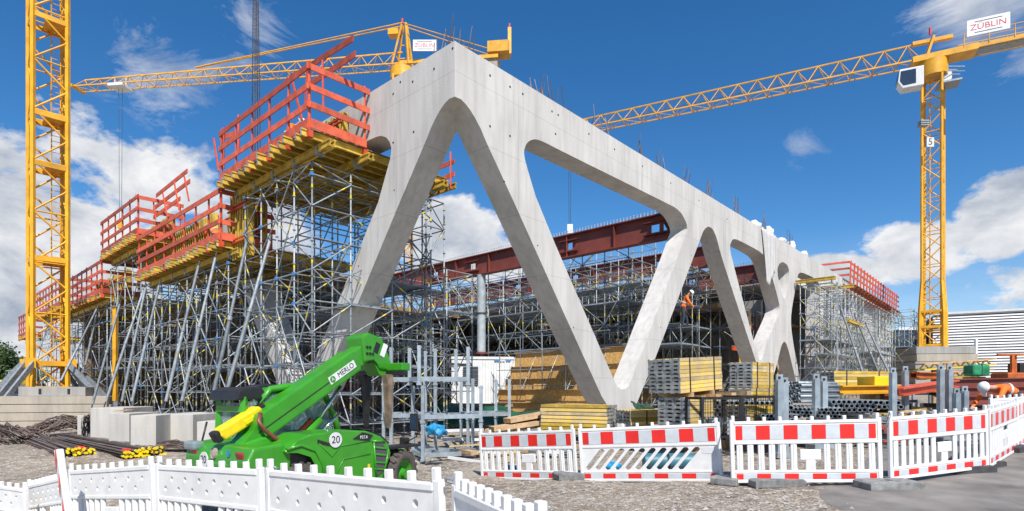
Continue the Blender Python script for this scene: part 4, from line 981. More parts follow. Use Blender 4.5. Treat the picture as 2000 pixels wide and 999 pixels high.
rebar_bundle('tangled rebar at the left picture edge', gp(-40,862), gp(60,868), 70, .28, None, .3, 4, .015)
rebar_bundle('short rusty rebar heap behind the barrier, left of the telehandler', gp(290,882), gp(385,880), 60, .15, None, .1, 5, .015)
rebar_bundle('small upright coil of tie wire against the slim concrete block', at(168,852,17.3), at(176,815,17.3), 30, .12, None, .12, 6, .012)
for px,py,l in ((156,888,'red marker tag on the shorter rebar bundle'),(246,893,'red marker tag beside the yellow rebar caps')):
    p = gp(px,py); t = thing('marker_tag', l, 'tag', p); obj('tag', bbox_mesh('tag', (.22,.16,.12), RED, .03), t, Matrix.Translation(p+V((0,0,.1))) @ Matrix.Rotation(.5,4,'X'))
# ================================================================== background buildings, trees
# white louvred hall
pA, pB = at(1822,614,93), at(2160,598,83)
hall = thing('louvred_hall', 'long hall clad in white horizontal louvres on the right', 'building', (pA.x,pA.y,2.2), math.atan2(pB.y-pA.y,pB.x-pA.x))
zt = 13.9; zb_ = 2.0; n = 27; dirx = (V((pB.x,pB.y,0))-V((pA.x,pA.y,0))); hl = dirx.length; dirx /= hl; nrm = V((dirx.y,-dirx.x,0))
ha = math.atan2(dirx.y,dirx.x)
mid = V(((pA.x+pB.x)/2,(pA.y+pB.y)/2,0))
box(hall, 'wall', mid-nrm*5+V((0,0,(zt+zb_)/2-.1)), (hl,9.2,zt-zb_-.4), mat('hall_wall_grey',(.10,.10,.11),.8), ha)
for k in range(n):
    z = zb_+.25+(zt-zb_-.5)*k/(n-1); box(hall, 'louvre', mid+V((0,0,z)), (hl,.06,.28), SLAT, ha, Matrix.Rotation(ha,4,'Z') @ Matrix.Rotation(math.radians(-22),4,'X'))
bar(hall, 'roof_edge', V((pA.x,pA.y,zt)), V((pB.x,pB.y,zt)), .5, .35, WPAINT)
p = at(1902,665,84); bar(hall, 'downpipe', V((p.x,p.y-.4,3)), V((p.x,p.y-.4,9)), .3, .3, WPAINT)
dg = thing('glass_office', 'dark blue glass office building between the truss and the hall', 'building', at(1806,700,96), 0)
c = at(1808,655,96)
box(dg, 'facade', V((c.x,c.y+4,6.5)), (8.6,7,10.5), DGLASS)
for k in range(6): box(dg, 'mullion', V((c.x-4.2+1.68*k,c.y+.45,6.5)), (.12,.12,10.4), mat('mullion_grey',(.25,.28,.32),.4))
for z in (5.2,8.3,11.9): box(dg, 'floor_band', V((c.x,c.y+.44,z)), (8.6,.15,.5), WPAINT)
box(dg, 'plinth', V((c.x-1.4,c.y+.2,3.6)), (5.6,.5,3.2), WPAINT)
# distant trees and filling station on the left
def leaf_mat(): return mat('foliage', (.055,.105,.022), .7, 0, .5, 1.6, rnd=.1)
LM = leaf_mat(); BARK = mat('bark', (.10,.07,.05), .9)
def tree(lab, base, h, w, seed):
    rg = random.Random(seed); t = thing('tree', lab, 'tree', base, 0, 'trees beyond the site on the left')
    tube(t, 'trunk', base, base+V((0,0,h*.55)), w*.04, BARK, 8)
    for k in range(4):
        a = rg.uniform(0,6.28); tube(t, 'limb', base+V((0,0,h*.35)), base+V((math.cos(a)*w*.3,math.sin(a)*w*.3,h*rg.uniform(.55,.8))), w*.018, BARK, 6)
    vs, fs = [], []
    cl = [(V((rg.gauss(0,.32)*w*.5,rg.gauss(0,.32)*w*.5,h*rg.uniform(.3,.9))), rg.uniform(.12,.26)*w) for _ in range(22)]
    for c, r in cl:
        for _ in range(170):
            d = V((rg.gauss(0,1),rg.gauss(0,1),rg.gauss(0,.8))).normalized(); p = base+c+d*r*rg.uniform(.65,1.05); s = rg.uniform(.12,.3); a = V((rg.gauss(0,1),rg.gauss(0,1),rg.gauss(0,1))).normalized(); b = a.cross(d+V((.01,.02,.3))).normalized()
            k = len(vs); vs += [p-a*s, p+b*s*.7, p+a*s, p-b*s*.7]; fs.append((k,k+1,k+2,k+3))
    o = obj('crown', mesh('crown', vs, fs, LM), t); return t
for k, (px, D, h, w) in enumerate(((-8,95,7.5,8),(12,90,6.3,7),(30,94,5.6,7),(44,100,5.0,6),(58,110,4.8,7),(-30,88,8,9))):
    x = gx(px,D); tree(['tall leafy green tree cut by the left picture edge','leafy green tree behind the filling station canopy','rounded green tree right of the canopy','small green tree beside the lamp post','green tree just left of the crane foot','broad leafy tree outside the left edge'][k], V((x,D,-.5)), h+1.5, w, 20+k)
fsn = at(12,750,75); t = thing('filling_station', 'small building with a yellow roof band under the trees at far left', 'building', (fsn.x,fsn.y,-.4))
box(t, 'roof_band', V((fsn.x+.5,fsn.y,2.55)), (4.5,3,.5), YELP); box(t, 'wall', V((fsn.x-.5,fsn.y+.6,1.0)), (5,2,2.8), WPAINT)
for k in range(3): box(t, 'window', V((fsn.x-1.6+1.5*k,fsn.y-.42,1.1)), (1.1,.06,1.5), DGLASS)
lp = at(17,735,70); t = thing('lamp_post', 'slim grey lamp post in front of the far trees', 'lamp post', (lp.x,70,-.4)); tube(t, 'pole', V((lp.x,70,-.4)), V((lp.x,70,3.8)), .06, GALV, 8); bar(t, 'lamp_head', V((lp.x-.3,70,3.85)), V((lp.x+.5,70,3.9)), .2, .1, GALVD)
bn = at(88,640,44); 
t = thing('site_banner', 'white site banner seen through the left crane mast', 'banner', (bn.x,bn.y,bn.z-1.3)); obj('sheet', bbox_mesh('sheet', (3.4,.06,2.6), WPAINT, .01), t, Matrix.Translation(bn+V((.2,0,-.2))) @ Matrix.Rotation(BA+math.pi/2,4,'Z'))
# ================================================================== site container
cx_ = at(938,740,30.5); ca_ = BA-math.pi/2
t = thing('site_container', 'white office container with a barred window inside the building', 'container', (cx_.x,cx_.y+1,.65), 0)
Mc = Matrix.Translation(V((cx_.x+.1,cx_.y+1.3,2.0))) @ Matrix.Rotation(math.radians(6),4,'Z')
bd = obj('body', bbox_mesh('body', (3.55,2.4,2.55), WPAINT, .03), t, Mc)
for k in range(24): obj('corrugation', unit_box(WPAINT), t, Mc @ Matrix.Translation((-1.68+.146*k,-1.215,-.05)) @ Matrix.Diagonal((.06,.035,2.2,1)))
for z in (-1.22,1.22): obj('frame_rail', unit_box(WPAINT), t, Mc @ Matrix.Translation((0,-1.22,z)) @ Matrix.Diagonal((3.57,.06,.14,1)))
w = obj('window', bbox_mesh('window', (.8,.06,1.0), DGLASS, .01), t, Mc @ Matrix.Translation((-.75,-1.26,.25)))
for k in range(9): obj('window_bar', unit_box(GALV), w, Mc @ Matrix.Translation((-.75,-1.31,-.2+.11*k)) @ Matrix.Diagonal((.86,.02,.02,1)))
for k, cm in enumerate((BTAG,WPAINT,BTAG)): obj('door_label', unit_box(cm), t, Mc @ Matrix.Translation((.65+.32*k,-1.25,1.08)) @ Matrix.Diagonal((.26,.02,.1,1)))
obj('vent', unit_box(DARK), t, Mc @ Matrix.Translation((.95,-1.24,-.75)) @ Matrix.Diagonal((.5,.03,.16,1)))
base_c = thing('timber_cribbing', 'dark timber cribbing under the white container', 'timber stack', (cx_.x,cx_.y,.0))
for k in range(5): obj('sleeper', unit_box(TIMB), base_c, Matrix.Translation((cx_.x-1.5+.8*k,cx_.y+1.0,.42)) @ Matrix.Diagonal((.25,2.2,.55,1)))
# ================================================================== telehandler
TO = V((-4.06,9.43,-.53)); TH = math.atan2(.819,.573)
TMx = Matrix.Translation(TO) @ Matrix.Rotation(TH,4,'Z')
tele = thing('telehandler', 'lime green telehandler with its boom half raised and forks hanging down', 'telehandler', M=TMx)
def T(x,y,z): return TMx @ V((x,y,z))
def tpart(name, me, par=None, L=None): return obj(name, me, par or tele, TMx @ (L or Matrix.Identity(4)))
def tbox(name, c, s, m, bev=.02, par=None, R=None): return tpart(name, bbox_mesh(name, s, m, bev), par, Matrix.Translation(V(c)) @ (R or Matrix.Identity(4)))
def lathe(name, prof, m, n=32, smooth=True):
    vs, fs = [], []
    for i in range(n):
        a = 2*math.pi*i/n
        for (r, y) in prof: vs.append((r*math.cos(a), y, r*math.sin(a)))
    k = len(prof)
    for i in range(n):
        for j in range(k-1): fs.append((i*k+j, i*k+j+1, ((i+1)%n)*k+j+1, ((i+1)%n)*k+j))
    return mesh(name, vs, fs, m, smooth)
tyre_me = lathe('tyre', [(.26,-.15),(.30,-.17),(.40,-.165),(.425,-.13),(.43,0),(.425,.13),(.40,.165),(.30,.17),(.26,.15)], RUBBER, 36)
lug_me = join_boxes('tread', [((.432*math.cos(a),s*.085,.432*math.sin(a)),(.045,.17,.06),Matrix.Rotation(-a,3,'Y') @ Matrix.Rotation(s*.5,3,'X')) for k in range(20) for s in (-1,1) for a in [2*math.pi*(k+.25*s)/20]], RUBBER)
rim_me = lathe('rim', [(.0,-.10),(.10,-.10),(.12,-.05),(.2,-.04),(.24,-.12),(.265,-.15),(.265,.15),(.24,.12),(.2,.04),(.0,.04)], GREEN, 28)
for x in (0,2.2):
    for y in (-.78,.78):
        L_ = Matrix.Translation((x,y,.45)) @ Matrix.Rotation(.25 if x else 0,4,'Z'); w = tpart('wheel', tyre_me, None, L_); obj('tread', lug_me, w, WM[w.name]); obj('rim', rim_me, w, WM[w.name])
        h_ = obj('hub', unit_cyl(GREEN,14), w, WM[w.name] @ Matrix.Translation((0,-.13 if y < 0 else .13,0)) @ Matrix.Rotation(math.pi/2,4,'X') @ Matrix.Diagonal((.09,.09,.10,1)))
tbox('chassis', (1.05,0,.62), (3.6,.75,.42), GREEN, .03)
tbox('front_axle', (2.2,0,.45), (.28,1.3,.24), BLACK, .03); tbox('rear_axle', (0,0,.45), (.28,1.3,.24), BLACK, .03)
TM0 = TMx; TMx = TM0 @ Matrix.Translation((.24,0,.08)); TMrear = TMx
rearb = tpart('rear_body', prism('rear_body', [(-1.12,.52),(-1.12,.92),(-1.02,1.10),(-.55,1.14),(-.40,.98),(-.42,.52)], -.92,.92, GREEN, .05, 3))
for y in (-.7,.66):
    l_ = tpart('tail_light', bbox_mesh('tail_light', (.05,.2,.15), mat('lamp_red',(.35,.06,.05),.2), .03), None, Matrix.Translation((-1.10,y,.97)) @ Matrix.Rotation(-.3,4,'Y'))
tbox('light_housing', (-1.07,.72,1.06), (.18,.34,.14), mat('lamp_grey',(.22,.28,.30),.2), .04)
tbox('work_light', (-1.12,.0,.98), (.05,.12,.16), mat('lamp_clear',(.45,.36,.33),.15), .05)
tbox('bumper', (-1.16,0,.62), (.08,1.6,.16), BLACK, .03)
# engine hood on the near side
TMx = TM0 @ Matrix.Translation((0,0,.08))
HS = Matrix(((.757,0,0,-.0729),(0,1,0,0),(0,0,1,0),(0,0,0,1)))     # keeps the hood short of the front wheel
hood = tpart('engine_hood', prism('engine_hood', [(.50,.42),(.45,.72),(.28,.93),(-.05,1.02),(-.28,.96),(-.34,1.02),(-.05,1.16),(.25,1.25),(1.0,1.27),(1.75,1.24),(2.18,1.12),(2.42,.98),(2.50,.80),(2.26,.36),(1.5,.30)], -1.0,-.26, GREEN, .045, 3), None, HS)
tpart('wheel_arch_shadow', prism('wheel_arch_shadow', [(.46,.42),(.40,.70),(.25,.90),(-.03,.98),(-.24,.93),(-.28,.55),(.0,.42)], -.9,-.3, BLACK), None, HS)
fr = [(.62,.40),(.55,.75),(.36,.99),(.02,1.09),(-.30,1.05)]
tpart('fender_lip', sweep('fender_lip', [(x,-1.0,z) for x,z in fr], .028, GREEN, 8), hood, HS)
for pts in ([(.45,1.10),(.78,.86),(1.0,1.02),(1.85,1.06)],[(.85,.52),(1.1,.80),(1.85,.83)]):
    tpart('crease', sweep('crease', [(x,-1.003,z) for x,z in pts], .010, GREEN, 6), hood, HS)
grille = tpart('grille', prism('grille', [(1.93,1.02),(2.20,1.00),(2.36,.86),(2.22,.48),(2.06,.42),(2.0,.7)], -1.012,-.9, mat('grille_grey',(.08,.075,.085),.5,0,.2,40)), hood, HS)
for z in (.92,.80,.66,.54): tpart('grille_bar', bbox_mesh('grille_bar', (.36-.1*(.92-z),.03,.03), GREEN, .006), hood, HS @ Matrix.Translation((2.13-.0*(.92-z),-1.015,z)) @ Matrix.Rotation(.12,4,'Y'))
for sl in ([(1.9,1.05),(2.28,1.03)],[(1.94,1.03),(2.02,.4)],[(2.40,.88),(2.24,.42)]): tpart('grille_frame', sweep('grille_frame', [(x,-1.012,z) for x,z in sl], .022, GREEN, 6), hood, HS)
tpart('black_blade', prism('black_blade', [(1.35,1.12),(1.62,1.22),(1.92,1.16),(1.80,1.06)], -1.012,-.95, BLACK), hood, HS)
tpart('black_top', prism('black_top', [(1.75,1.255),(2.20,1.145),(2.46,.99),(2.42,.96),(2.15,1.10)], -.98,-.28, BLACK), hood, HS)
tpart('side_vent', prism('side_vent', [(.42,1.10),(.78,1.03),(.78,1.07),(.42,1.16)], -1.012,-.97, BLACK), hood, HS)
def sideM(x,z,rot=0): return TMx @ Matrix.Translation((x,-1.018,z)) @ Matrix.Rotation(math.pi/2,4,'X') @ Matrix.Rotation(rot,4,'Z')
def disc20(Mx, par):
    o = obj('speed_plate', unit_cyl(WPAINT,28), par, Mx @ Matrix.Diagonal((.125,.125,.012,1))); o2 = text(par, 'speed_number', '20', Mx @ Matrix.Translation((0,0,.008)), .17, TEXTB)
disc20(sideM(.58,1.13), hood); disc20(TMrear @ Matrix.Translation((-1.125,.30,.86)) @ Matrix.Rotation(-math.pi/2,4,'Z') @ Matrix.Rotation(math.pi/2,4,'X'), rearb)
text(hood, 'model_number', 'P27.6', sideM(1.17,1.135), .075, WPAINT)
obj('warning_sticker', unit_box(WPAINT), rearb, TMrear @ Matrix.Translation((-1.125,-.28,.82)) @ Matrix.Diagonal((.008,.1,.1,1))); obj('warning_sticker', unit_box(BTAG), rearb, TMrear @ Matrix.Translation((-1.12,-.40,1.0)) @ Matrix.Diagonal((.01,.06,.1,1)))
obj('yellow_sticker', unit_box(YTAG), hood, sideM(1.28,.58) @ Matrix.Diagonal((.05,.16,.006,1)))
TMx = TM0
# cab on the far side
cabp = tbox('cab_floor', (.4,.40,.86), (1.75,.76,.35), GREEN, .03)
def cbar(nm, a, b, w=.09, h=.09, m=GREEN): return bar(tele, nm, T(*a), T(*b), w, h, m, up=TMx.to_3x3() @ V((0,0,1)))
PIL = [(-.42,.02),(-.42,.76),(1.0,.06),(1.0,.90)]
for x, y in PIL[:2]: cbar('cab_pillar', (x,y,.95), (x+.03,y,1.92), .09, .08)
for y in (.02,.76):
    tpart('cab_arch', sweep('cab_arch', [(-.12,y,1.0),(-.14,y,1.72),(-.08,y,1.92),(.06,y,2.04),(.4,y,2.09),(.9,y,2.06),(1.13,y,1.96),(1.37,y,1.5),(1.48,y,1.1)], .058, GREEN if y < .5 else BLACK, 8))
cbar('cab_cross_bar', (-.42,.02,1.72), (-.42,.76,1.72), .06, .10); cbar('cab_cross_bar', (-.42,.02,1.2), (-.42,.76,1.2), .06, .08)
tpart('cab_roof', prism('cab_roof', [(-.56,1.86),(-.50,2.02),(-.3,2.08),(-.1,2.07),(-.04,1.98),(-.08,1.88)], -.02,.84, BLACK, .03)); tpart('cab_roof', prism('cab_roof_front', [(-.04,1.9),(.02,2.03),(.4,2.08),(.9,2.05),(1.06,1.96),(.9,1.98)], .08,.7, GREEN, .025))
for pts, y in (([(-.4,1.0),(-.16,1.0),(-.17,1.85),(-.38,1.85)],.02),([(-.08,1.0),(1.42,1.0),(1.08,1.94),(.5,2.03),(-.03,1.93)],.02),([(-.4,1.0),(-.16,1.0),(-.17,1.85),(-.38,1.85)],.76),([(-.08,1.0),(1.42,1.0),(1.08,1.94),(.5,2.03),(-.03,1.93)],.76)):
    tpart('side_window', prism('side_window', pts, y-.006,y+.006, GLASS))
tpart('rear_window', bbox_mesh('rear_window', (.012,.68,.8), GLASS, 0), None, Matrix.Translation((-.40,.39,1.42)))
tpart('windscreen', bbox_mesh('windscreen', (.012,.70,.9), GLASS, 0), None, Matrix.Translation((1.29,.39,1.47)) @ Matrix.Rotation(-.42,4,'Y'))
tbox('seat', (.1,.5,1.15), (.45,.5,.14), BLACK, .05); tbox('seat_back', (-.12,.5,1.42), (.12,.48,.55), BLACK, .05); tbox('dashboard', (1.05,.5,1.15), (.25,.7,.25), BLACK, .05)
tpart('grab_handle', sweep('grab_handle', [(-.5,.82,1.0),(-.66,.85,1.1),(-.56,.85,1.5)], .016, BLACK, 6))
# boom
A_, Bv = V((-.75,-.14,1.14)), V((1.78,-.14,2.69)); bd = (Bv-A_).normalized(); bup = V((-bd.z,0,bd.x)); bl = (Bv-A_).length
BMx = Matrix(((bd.x,0,bup.x,A_.x),(0,1,0,A_.y),(bd.z,0,bup.z,A_.z),(0,0,0,1)))
boom = tpart('boom', prism('boom', [(.1,-.19),(bl-.2,-.205),(bl-.2,.205),(.60,.205),(.42,.02),(-.05,-.06),(-.05,-.14)], -.19,.19, GREEN, .03, 2), None, BMx)
obj('boom_flange', bbox_mesh('boom_flange', (bl-.9,.006,.016), BLACK, 0), boom, TMx @ BMx @ Matrix.Translation((bl*.5,-.192,-.03)))
inner = tpart('inner_boom', bbox_mesh('inner_boom', (.5,.31,.34), GREEN, .03), boom, BMx @ Matrix.Translation((bl-.1,0,0)))
tpart('boom_tail', prism('boom_tail', [(-.30,-.30),(.05,-.38),(.55,-.30),(.6,-.15),(.2,-.03),(-.25,-.12)], -.27,.27, GREEN, .04), boom, BMx)
tpart('pivot_pin', unit_cyl(GREEN,16), boom, BMx @ Matrix.Translation((.12,-.28,-.16)) @ Matrix.Rotation(math.pi/2,4,'X') @ Matrix.Diagonal((.10,.10,.06,1)))
lM = BMx @ Matrix.Translation((bl-.62,-.196,-.02)) @ Matrix.Rotation(math.pi/2,4,'X')
obj('logo_plate', bbox_mesh('logo_plate', (.66,.14,.006), WPAINT, 0), boom, TMx @ lM)
text(boom, 'lettering', 'MERLO', TMx @ lM @ Matrix.Translation((.08,0,.005)), .135, TEXTB, .95)
o = obj('logo_mark', unit_cyl(GREEN,20), boom, TMx @ lM @ Matrix.Translation((-.25,0,.004)) @ Matrix.Diagonal((.06,.06,.006,1)))
text(boom, 'logo_letter', 'A', TMx @ lM @ Matrix.Translation((-.25,0,.008)), .09, WPAINT)
HT = Matrix.Translation((-.42,0,.14))
hd = tpart('boom_head', prism('boom_head', [(2.18,2.40),(2.12,2.88),(2.28,2.98),(2.62,2.90),(2.86,2.44),(2.80,2.28),(2.55,2.30),(2.42,2.52)], -.34,.14, GREEN, .035), None, HT)
obj('head_recess', unit_box(BLACK), hd, TMx @ HT @ Matrix.Translation((2.48,-.335,2.70)) @ Matrix.Rotation(.4,4,'Y') @ Matrix.Diagonal((.11,.03,.20,1)))
obj('head_sticker', unit_box(WPAINT), hd, TMx @ HT @ Matrix.Translation((2.66,-.345,2.66)) @ Matrix.Rotation(.4,4,'Y') @ Matrix.Diagonal((.11,.01,.26,1)))
for k in range(5): obj('head_bolt', unit_cyl(BLACK,8), hd, TMx @ HT @ Matrix.Translation((2.24+.07*(k%3),-.345,2.58+.12*(k//3))) @ Matrix.Rotation(math.pi/2,4,'X') @ Matrix.Diagonal((.025,.025,.03,1)))
car = tpart('fork_carriage', bbox_mesh('fork_carriage', (.22,1.25,.15), GREEN, .02), None, HT @ Matrix.Translation((2.86,-.12,2.34)))
tpart('carriage_arm', prism('carriage_arm', [(2.45,2.42),(2.75,2.45),(3.0,2.34),(3.0,2.2),(2.6,2.16)], -.3,.06, GREEN, .02), None, HT)
tbox('carriage_beam', (2.40,-.12,2.36), (.14,1.3,.09), BLACK, .015)
for y, m_ in ((.22,BLACK),(-.42,mat('worn_fork_steel',(.30,.22,.15),.5,.4,.3,5))):
    fk = tpart('fork_tine', prism('fork_tine', [(2.88,2.17),(3.05,2.17),(3.08,2.05),(3.02,1.15),(2.99,1.12),(2.93,2.0)], y-.07,y+.07, m_, .01), None, Matrix.Translation((-.72,0,.16)))
cyl = tpart('lift_cylinder', sweep('lift_cylinder', [(.35,-.10,.95),(.95,-.10,1.50)], .075, GREEN, 14)); tpart('piston_rod', sweep('piston_rod', [(.9,-.10,1.45),(1.4,-.10,2.1)], .035, mat('chrome',(.7,.7,.7),.15,1.0,.05), 12), cyl)
cyl = tpart('tilt_cylinder', sweep('tilt_cylinder', [(.2,-.28,.95),(.85,-.28,1.28)], .06, GREEN, 14)); tpart('piston_rod', sweep('piston_rod', [(.8,-.28,1.25),(1.25,-.28,1.62)], .028, MATS['chrome'], 12), cyl)
tb = tpart('yellow_tube_box', prism('yellow_tube_box', [(-.10,-.10),(.62,-.10),(.66,.0),(.62,.10),(-.10,.10),(-.14,0)], -.11,.11, YELP, .04, 3), None, Matrix.Translation((-.74,-.06,1.39)) @ Matrix.Rotation(-.50,4,'Y'))
for x in (-.16,.68): obj('end_cap', bbox_mesh('end_cap', (.10,.2,.19), BLACK, .04), tb, WM[tb.name] @ Matrix.Translation((x,0,0)))
obj('latch', bbox_mesh('latch', (.2,.02,.07), YELP, .01), tb, WM[tb.name] @ Matrix.Translation((.38,-.12,-.02)))
tpart('hydraulic_hose', sweep('hydraulic_hose', [(-.34,-.36,1.66),(-.40,-.42,1.54),(-.34,-.44,1.42),(-.18,-.46,1.28),(-.08,-.47,1.21),(.02,-.47,1.19),(.25,-.46,1.24)], .035, BROWNH, 10))
tpart('hose_coupling', bbox_mesh('hose_coupling', (.14,.16,.2), STEELD, .02), None, Matrix.Translation((.30,-.44,1.24)))
tpart('red_hose', sweep('red_hose', [(.3,-.05,1.15),(.55,-.06,1.28),(.8,-.06,1.5)], .05, REDP, 8))
mir = tpart('mirror', bbox_mesh('mirror', (.06,.2,.34), BLACK, .03), None, Matrix.Translation((2.55,-.85,1.40))); obj('mirror_glass', unit_box(DGLASS), mir, WM[mir.name] @ Matrix.Translation((-.033,0,0)) @ Matrix.Diagonal((.004,.16,.28,1)))
tpart('mirror_arm', sweep('mirror_arm', [(2.45,-.7,1.0),(2.62,-.85,1.12),(2.64,-.9,1.45),(2.58,-.86,1.55)], .014, BLACK, 6))
tbox('front_light', (2.52,-.62,1.02), (.12,.18,.16), BLACK, .03); tbox('front_fender', (2.25,-.78,.96), (.8,.34,.05), BLACK, .02); tbox('indicator', (2.60,-.62,.88), (.05,.1,.08), mat('amber',(.8,.3,.02),.3), .01)
# ================================================================== barriers
def barrier(name, lab, p0, p1, stripes, group, diag=False, holes=False, face=None, n_teeth=10, ztop=1.0):
    """p0,p1: base ends (world). front = side towards the camera"""
    p0, p1 = V(p0), V(p1); d = p1-p0; L = d.length; x = d/L; up = V((0,0,1)); nrm = x.cross(up).normalized()
    if nrm.dot(-p0) < 0: p0, p1 = p1, p0; d = p1-p0; x = d/L; nrm = x.cross(up).normalized()
    z = nrm*-1; zz_ = x.cross(nrm*-1).normalized()
    M = Matrix(((x.x,-nrm.x,zz_.x,p0.x),(x.y,-nrm.y,zz_.y,p0.y),(x.z,-nrm.z,zz_.z,p0.z),(0,0,0,1)))
    t = thing(name, lab, 'barrier', M=M, group=group)
    def q(nm, c, s, m=WHITE, par=None, bev=.008): return obj(nm, cb(nm, s, m, bev), par or t, M @ Matrix.Translation(V(c)))
    def cb(nm, s, m, bev):
        k = ('bb', tuple(round(a,3) for a in s), m.name, bev)
        if k not in CACHE: CACHE[k] = bbox_mesh(nm, s, m, bev, seg=1)
        return CACHE[k]
    for xx in (.03, L-.03): q('end_post', (xx,0,.49), (.06,.05,.98))
    q('top_rail', (L/2,0,.935), (L-.12,.055,.05)); q('middle_rail', (L/2,0,.63), (L-.12,.055,.045)); q('lower_rail', (L/2,0,.19), (L-.12,.05,.04)); q('bottom_rail', (L/2,0,.045), (L-.12,.055,.05))
    if holes:
        hs = []
        for k in range(6): 
            for (cx, cz) in ((.2+k*(L-.4)/5.6,.73),(.2+(k+.5)*(L-.4)/5.6,.83)):
                if cx < L-.2: hs.append([(cx+.027*math.cos(a),cz+.027*math.sin(a)) for a in [2*math.pi*i/12 for i in range(12)]])
        bd_ = obj('board', plate('board', [(.06,.65),(L-.06,.65),(L-.06,.915),(.06,.915)], hs, .036, WHITE, lambda a,b,dd: V((a,-.018+dd,b))), t, M)
        obj('board_back', bbox_mesh('board_back', (L-.16,.004,.25), WHITE, 0), t, M @ Matrix.Translation((L/2,.021,.782)))
    else:
        q('board', (L/2,0,.782), (L-.12,.036,.262)); q('foot_board', (L/2,0,.117), (L-.12,.034,.11))
    if holes: q('foot_board', (L/2,0,.117), (L-.12,.034,.11))
    if stripes:
        n = 11; w = (L-.16)/10.0; xx = .08
        for k in range(n):
            ww = w*.5 if k in (0,n-1) else w
            q('stripe', (xx+ww/2,-.0200,.785), (ww-.003,.005,.215), RED if k % 2 == 0 else RETRO, bev=0)
            q('stripe', (xx+ww/2,-.0190,.117), (ww-.003,.005,.085), RED if k % 2 == 0 else RETRO, bev=0); xx += ww
    # lower lattice
    if diag:
        hs = []
        n = 10; s0 = .16; pitch = (L-.62)/n
        for k in range(n):
            a = .10+k*pitch; sl = .26; pts = []
            for (cx, cz, a0) in ((a,.25,math.pi*.9),(a+.075,.25,math.pi*1.5),(a+sl+.075,.57,0),(a+sl,.57,math.pi*.5)): pts.append((cx,cz))
            pts = [(a+.02,.225),(a+.07,.225),(a+.10,.25),(a+sl+.115,.555),(a+sl+.09,.59),(a+sl+.04,.59),(a+sl+.01,.565),(a,.26)]
            hs.append(pts)
        obj('slotted_panel', plate('slotted_panel', [(.06,.21),(L-.06,.21),(L-.06,.607),(.06,.607)], hs, .034, WHITE, lambda a,b,dd: V((a,-.017+dd,b))), t, M)
        q('label_field', (L-.2,-.0195,.53), (.2,.004,.10), WPAINT, bev=0)
    else:
        n = 13; pitch = (L-.12)/n
        for k in range(n):
            cx = .06+pitch*(k+.5)
            if k in (6,7):
                if k == 6: q('label_field', (.06+pitch*7,-.004,.44), (pitch*1.9,.03,.16)); q('slat', (.06+pitch*7,0,.28), (pitch*.9,.03,.18))
                continue
            q('slat', (cx,0,.41), (pitch*.58,.03,.41)); q('slat_rib', (cx,-.016,.41), (pitch*.16,.014,.41))
    for k in range(n_teeth):
        cx = .05+(L-.1)*k/(n_teeth-1); q('stud', (cx,0,.985 if 0 < k < n_teeth-1 else 1.0), (.048,.042,.075 if 0 < k < n_teeth-1 else .10), bev=.006)
    return t
def foot(lab, p, rz, m, size=(.80,.40,.12)):
    t = thing('weight_block', lab, 'barrier foot', (p[0],p[1],gzn(p[0],p[1])), rz, 'barrier foot blocks')
    me = prism('block', [(-size[0]/2,0),(size[0]/2,0),(size[0]/2,size[2]*.8),(size[0]/2-.04,size[2]),(-size[0]/2+.04,size[2]),(-size[0]/2,size[2]*.8)], -size[1]/2,size[1]/2, m, .012)
    zg = gzn(p[0],p[1]); o = obj('block', me, t, Matrix.Translation((p[0],p[1],zg+.005)) @ Matrix.Rotation(rz,4,'Z'))
    obj('socket', unit_box(BLACK), t, Matrix.Translation((p[0],p[1],zg+size[2]+.006)) @ Matrix.Rotation(rz,4,'Z') @ Matrix.Diagonal((.08,.08,.006,1)))
def link(lab, p, q):
    t = thing('barrier_clip', lab, 'clip', p, 0, 'wire clips joining barriers'); p, q = V(p), V(q); m_ = GALVD
    obj('wire', sweep('wire', [p, p.lerp(q,.1)+V((0,-.03,.02)), p.lerp(q,.9)+V((0,-.03,.02)), q, p.lerp(q,.9)+V((0,.03,-.01)), p.lerp(q,.1)+V((0,.03,-.01)), p], .008, m_, 6), t)
def bp(px, ytop, D, H=1.0): p = at(px,ytop,D); return V((p.x,p.y,p.z-H))
GR = 'red and white striped barriers on the right'; GL = 'white barriers in the foreground'
R1 = (bp(941,843,11.7), bp(1129,835,10.25)); R2 = (bp(1136,834,10.2), bp(1414,822,9.1)); R3 = (bp(1428,819,8.72), bp(1724,813,8.42)); R4 = (bp(1737,810,8.42), bp(1929,797,9.3)); R5 = (bp(1931,797,9.35), bp(1986,782,11.2)); R6 = (bp(1987,781,11.3), bp(2030,766,13.4))
barrier('barrier', 'leftmost striped barrier, beside the zinc stacking racks', *R1, True, GR)
barrier('barrier', 'tilted striped barrier with diagonal slots in its lower half', *R2, True, GR, diag=True)
barrier('barrier', 'widest striped barrier facing the camera, in front of the pipe stacks', *R3, True, GR)
barrier('barrier', 'striped barrier at the road corner, right of the widest one', *R4, True, GR)
barrier('barrier', 'shaded striped barrier running away at the right edge', *R5, True, GR)
barrier('barrier', 'farthest striped barrier cut by the right picture edge', *R6, True, GR)
barrier('barrier', 'plain grey-white barrier in front of the bent-over worker at far right', bp(1936,776,11.6), bp(2050,768,11.9), False, GR, holes=True)
L1 = (bp(312,901,5.8), bp(520,909,4.75)); L2 = (bp(529,909,4.65), bp(877,932,3.22)); L3 = (bp(143,914,7.1), bp(309,901,5.85)); L4 = (bp(891,938,3.15), bp(1072,1010,2.15)); L5 = (bp(62,944,8.5), bp(134,926,7.5)); L6 = (bp(-85,932,8.6), bp(52,950,7.9))
barrier('barrier', 'white perforated barrier in front of the telehandler rear', *L1, False, GL, holes=True)
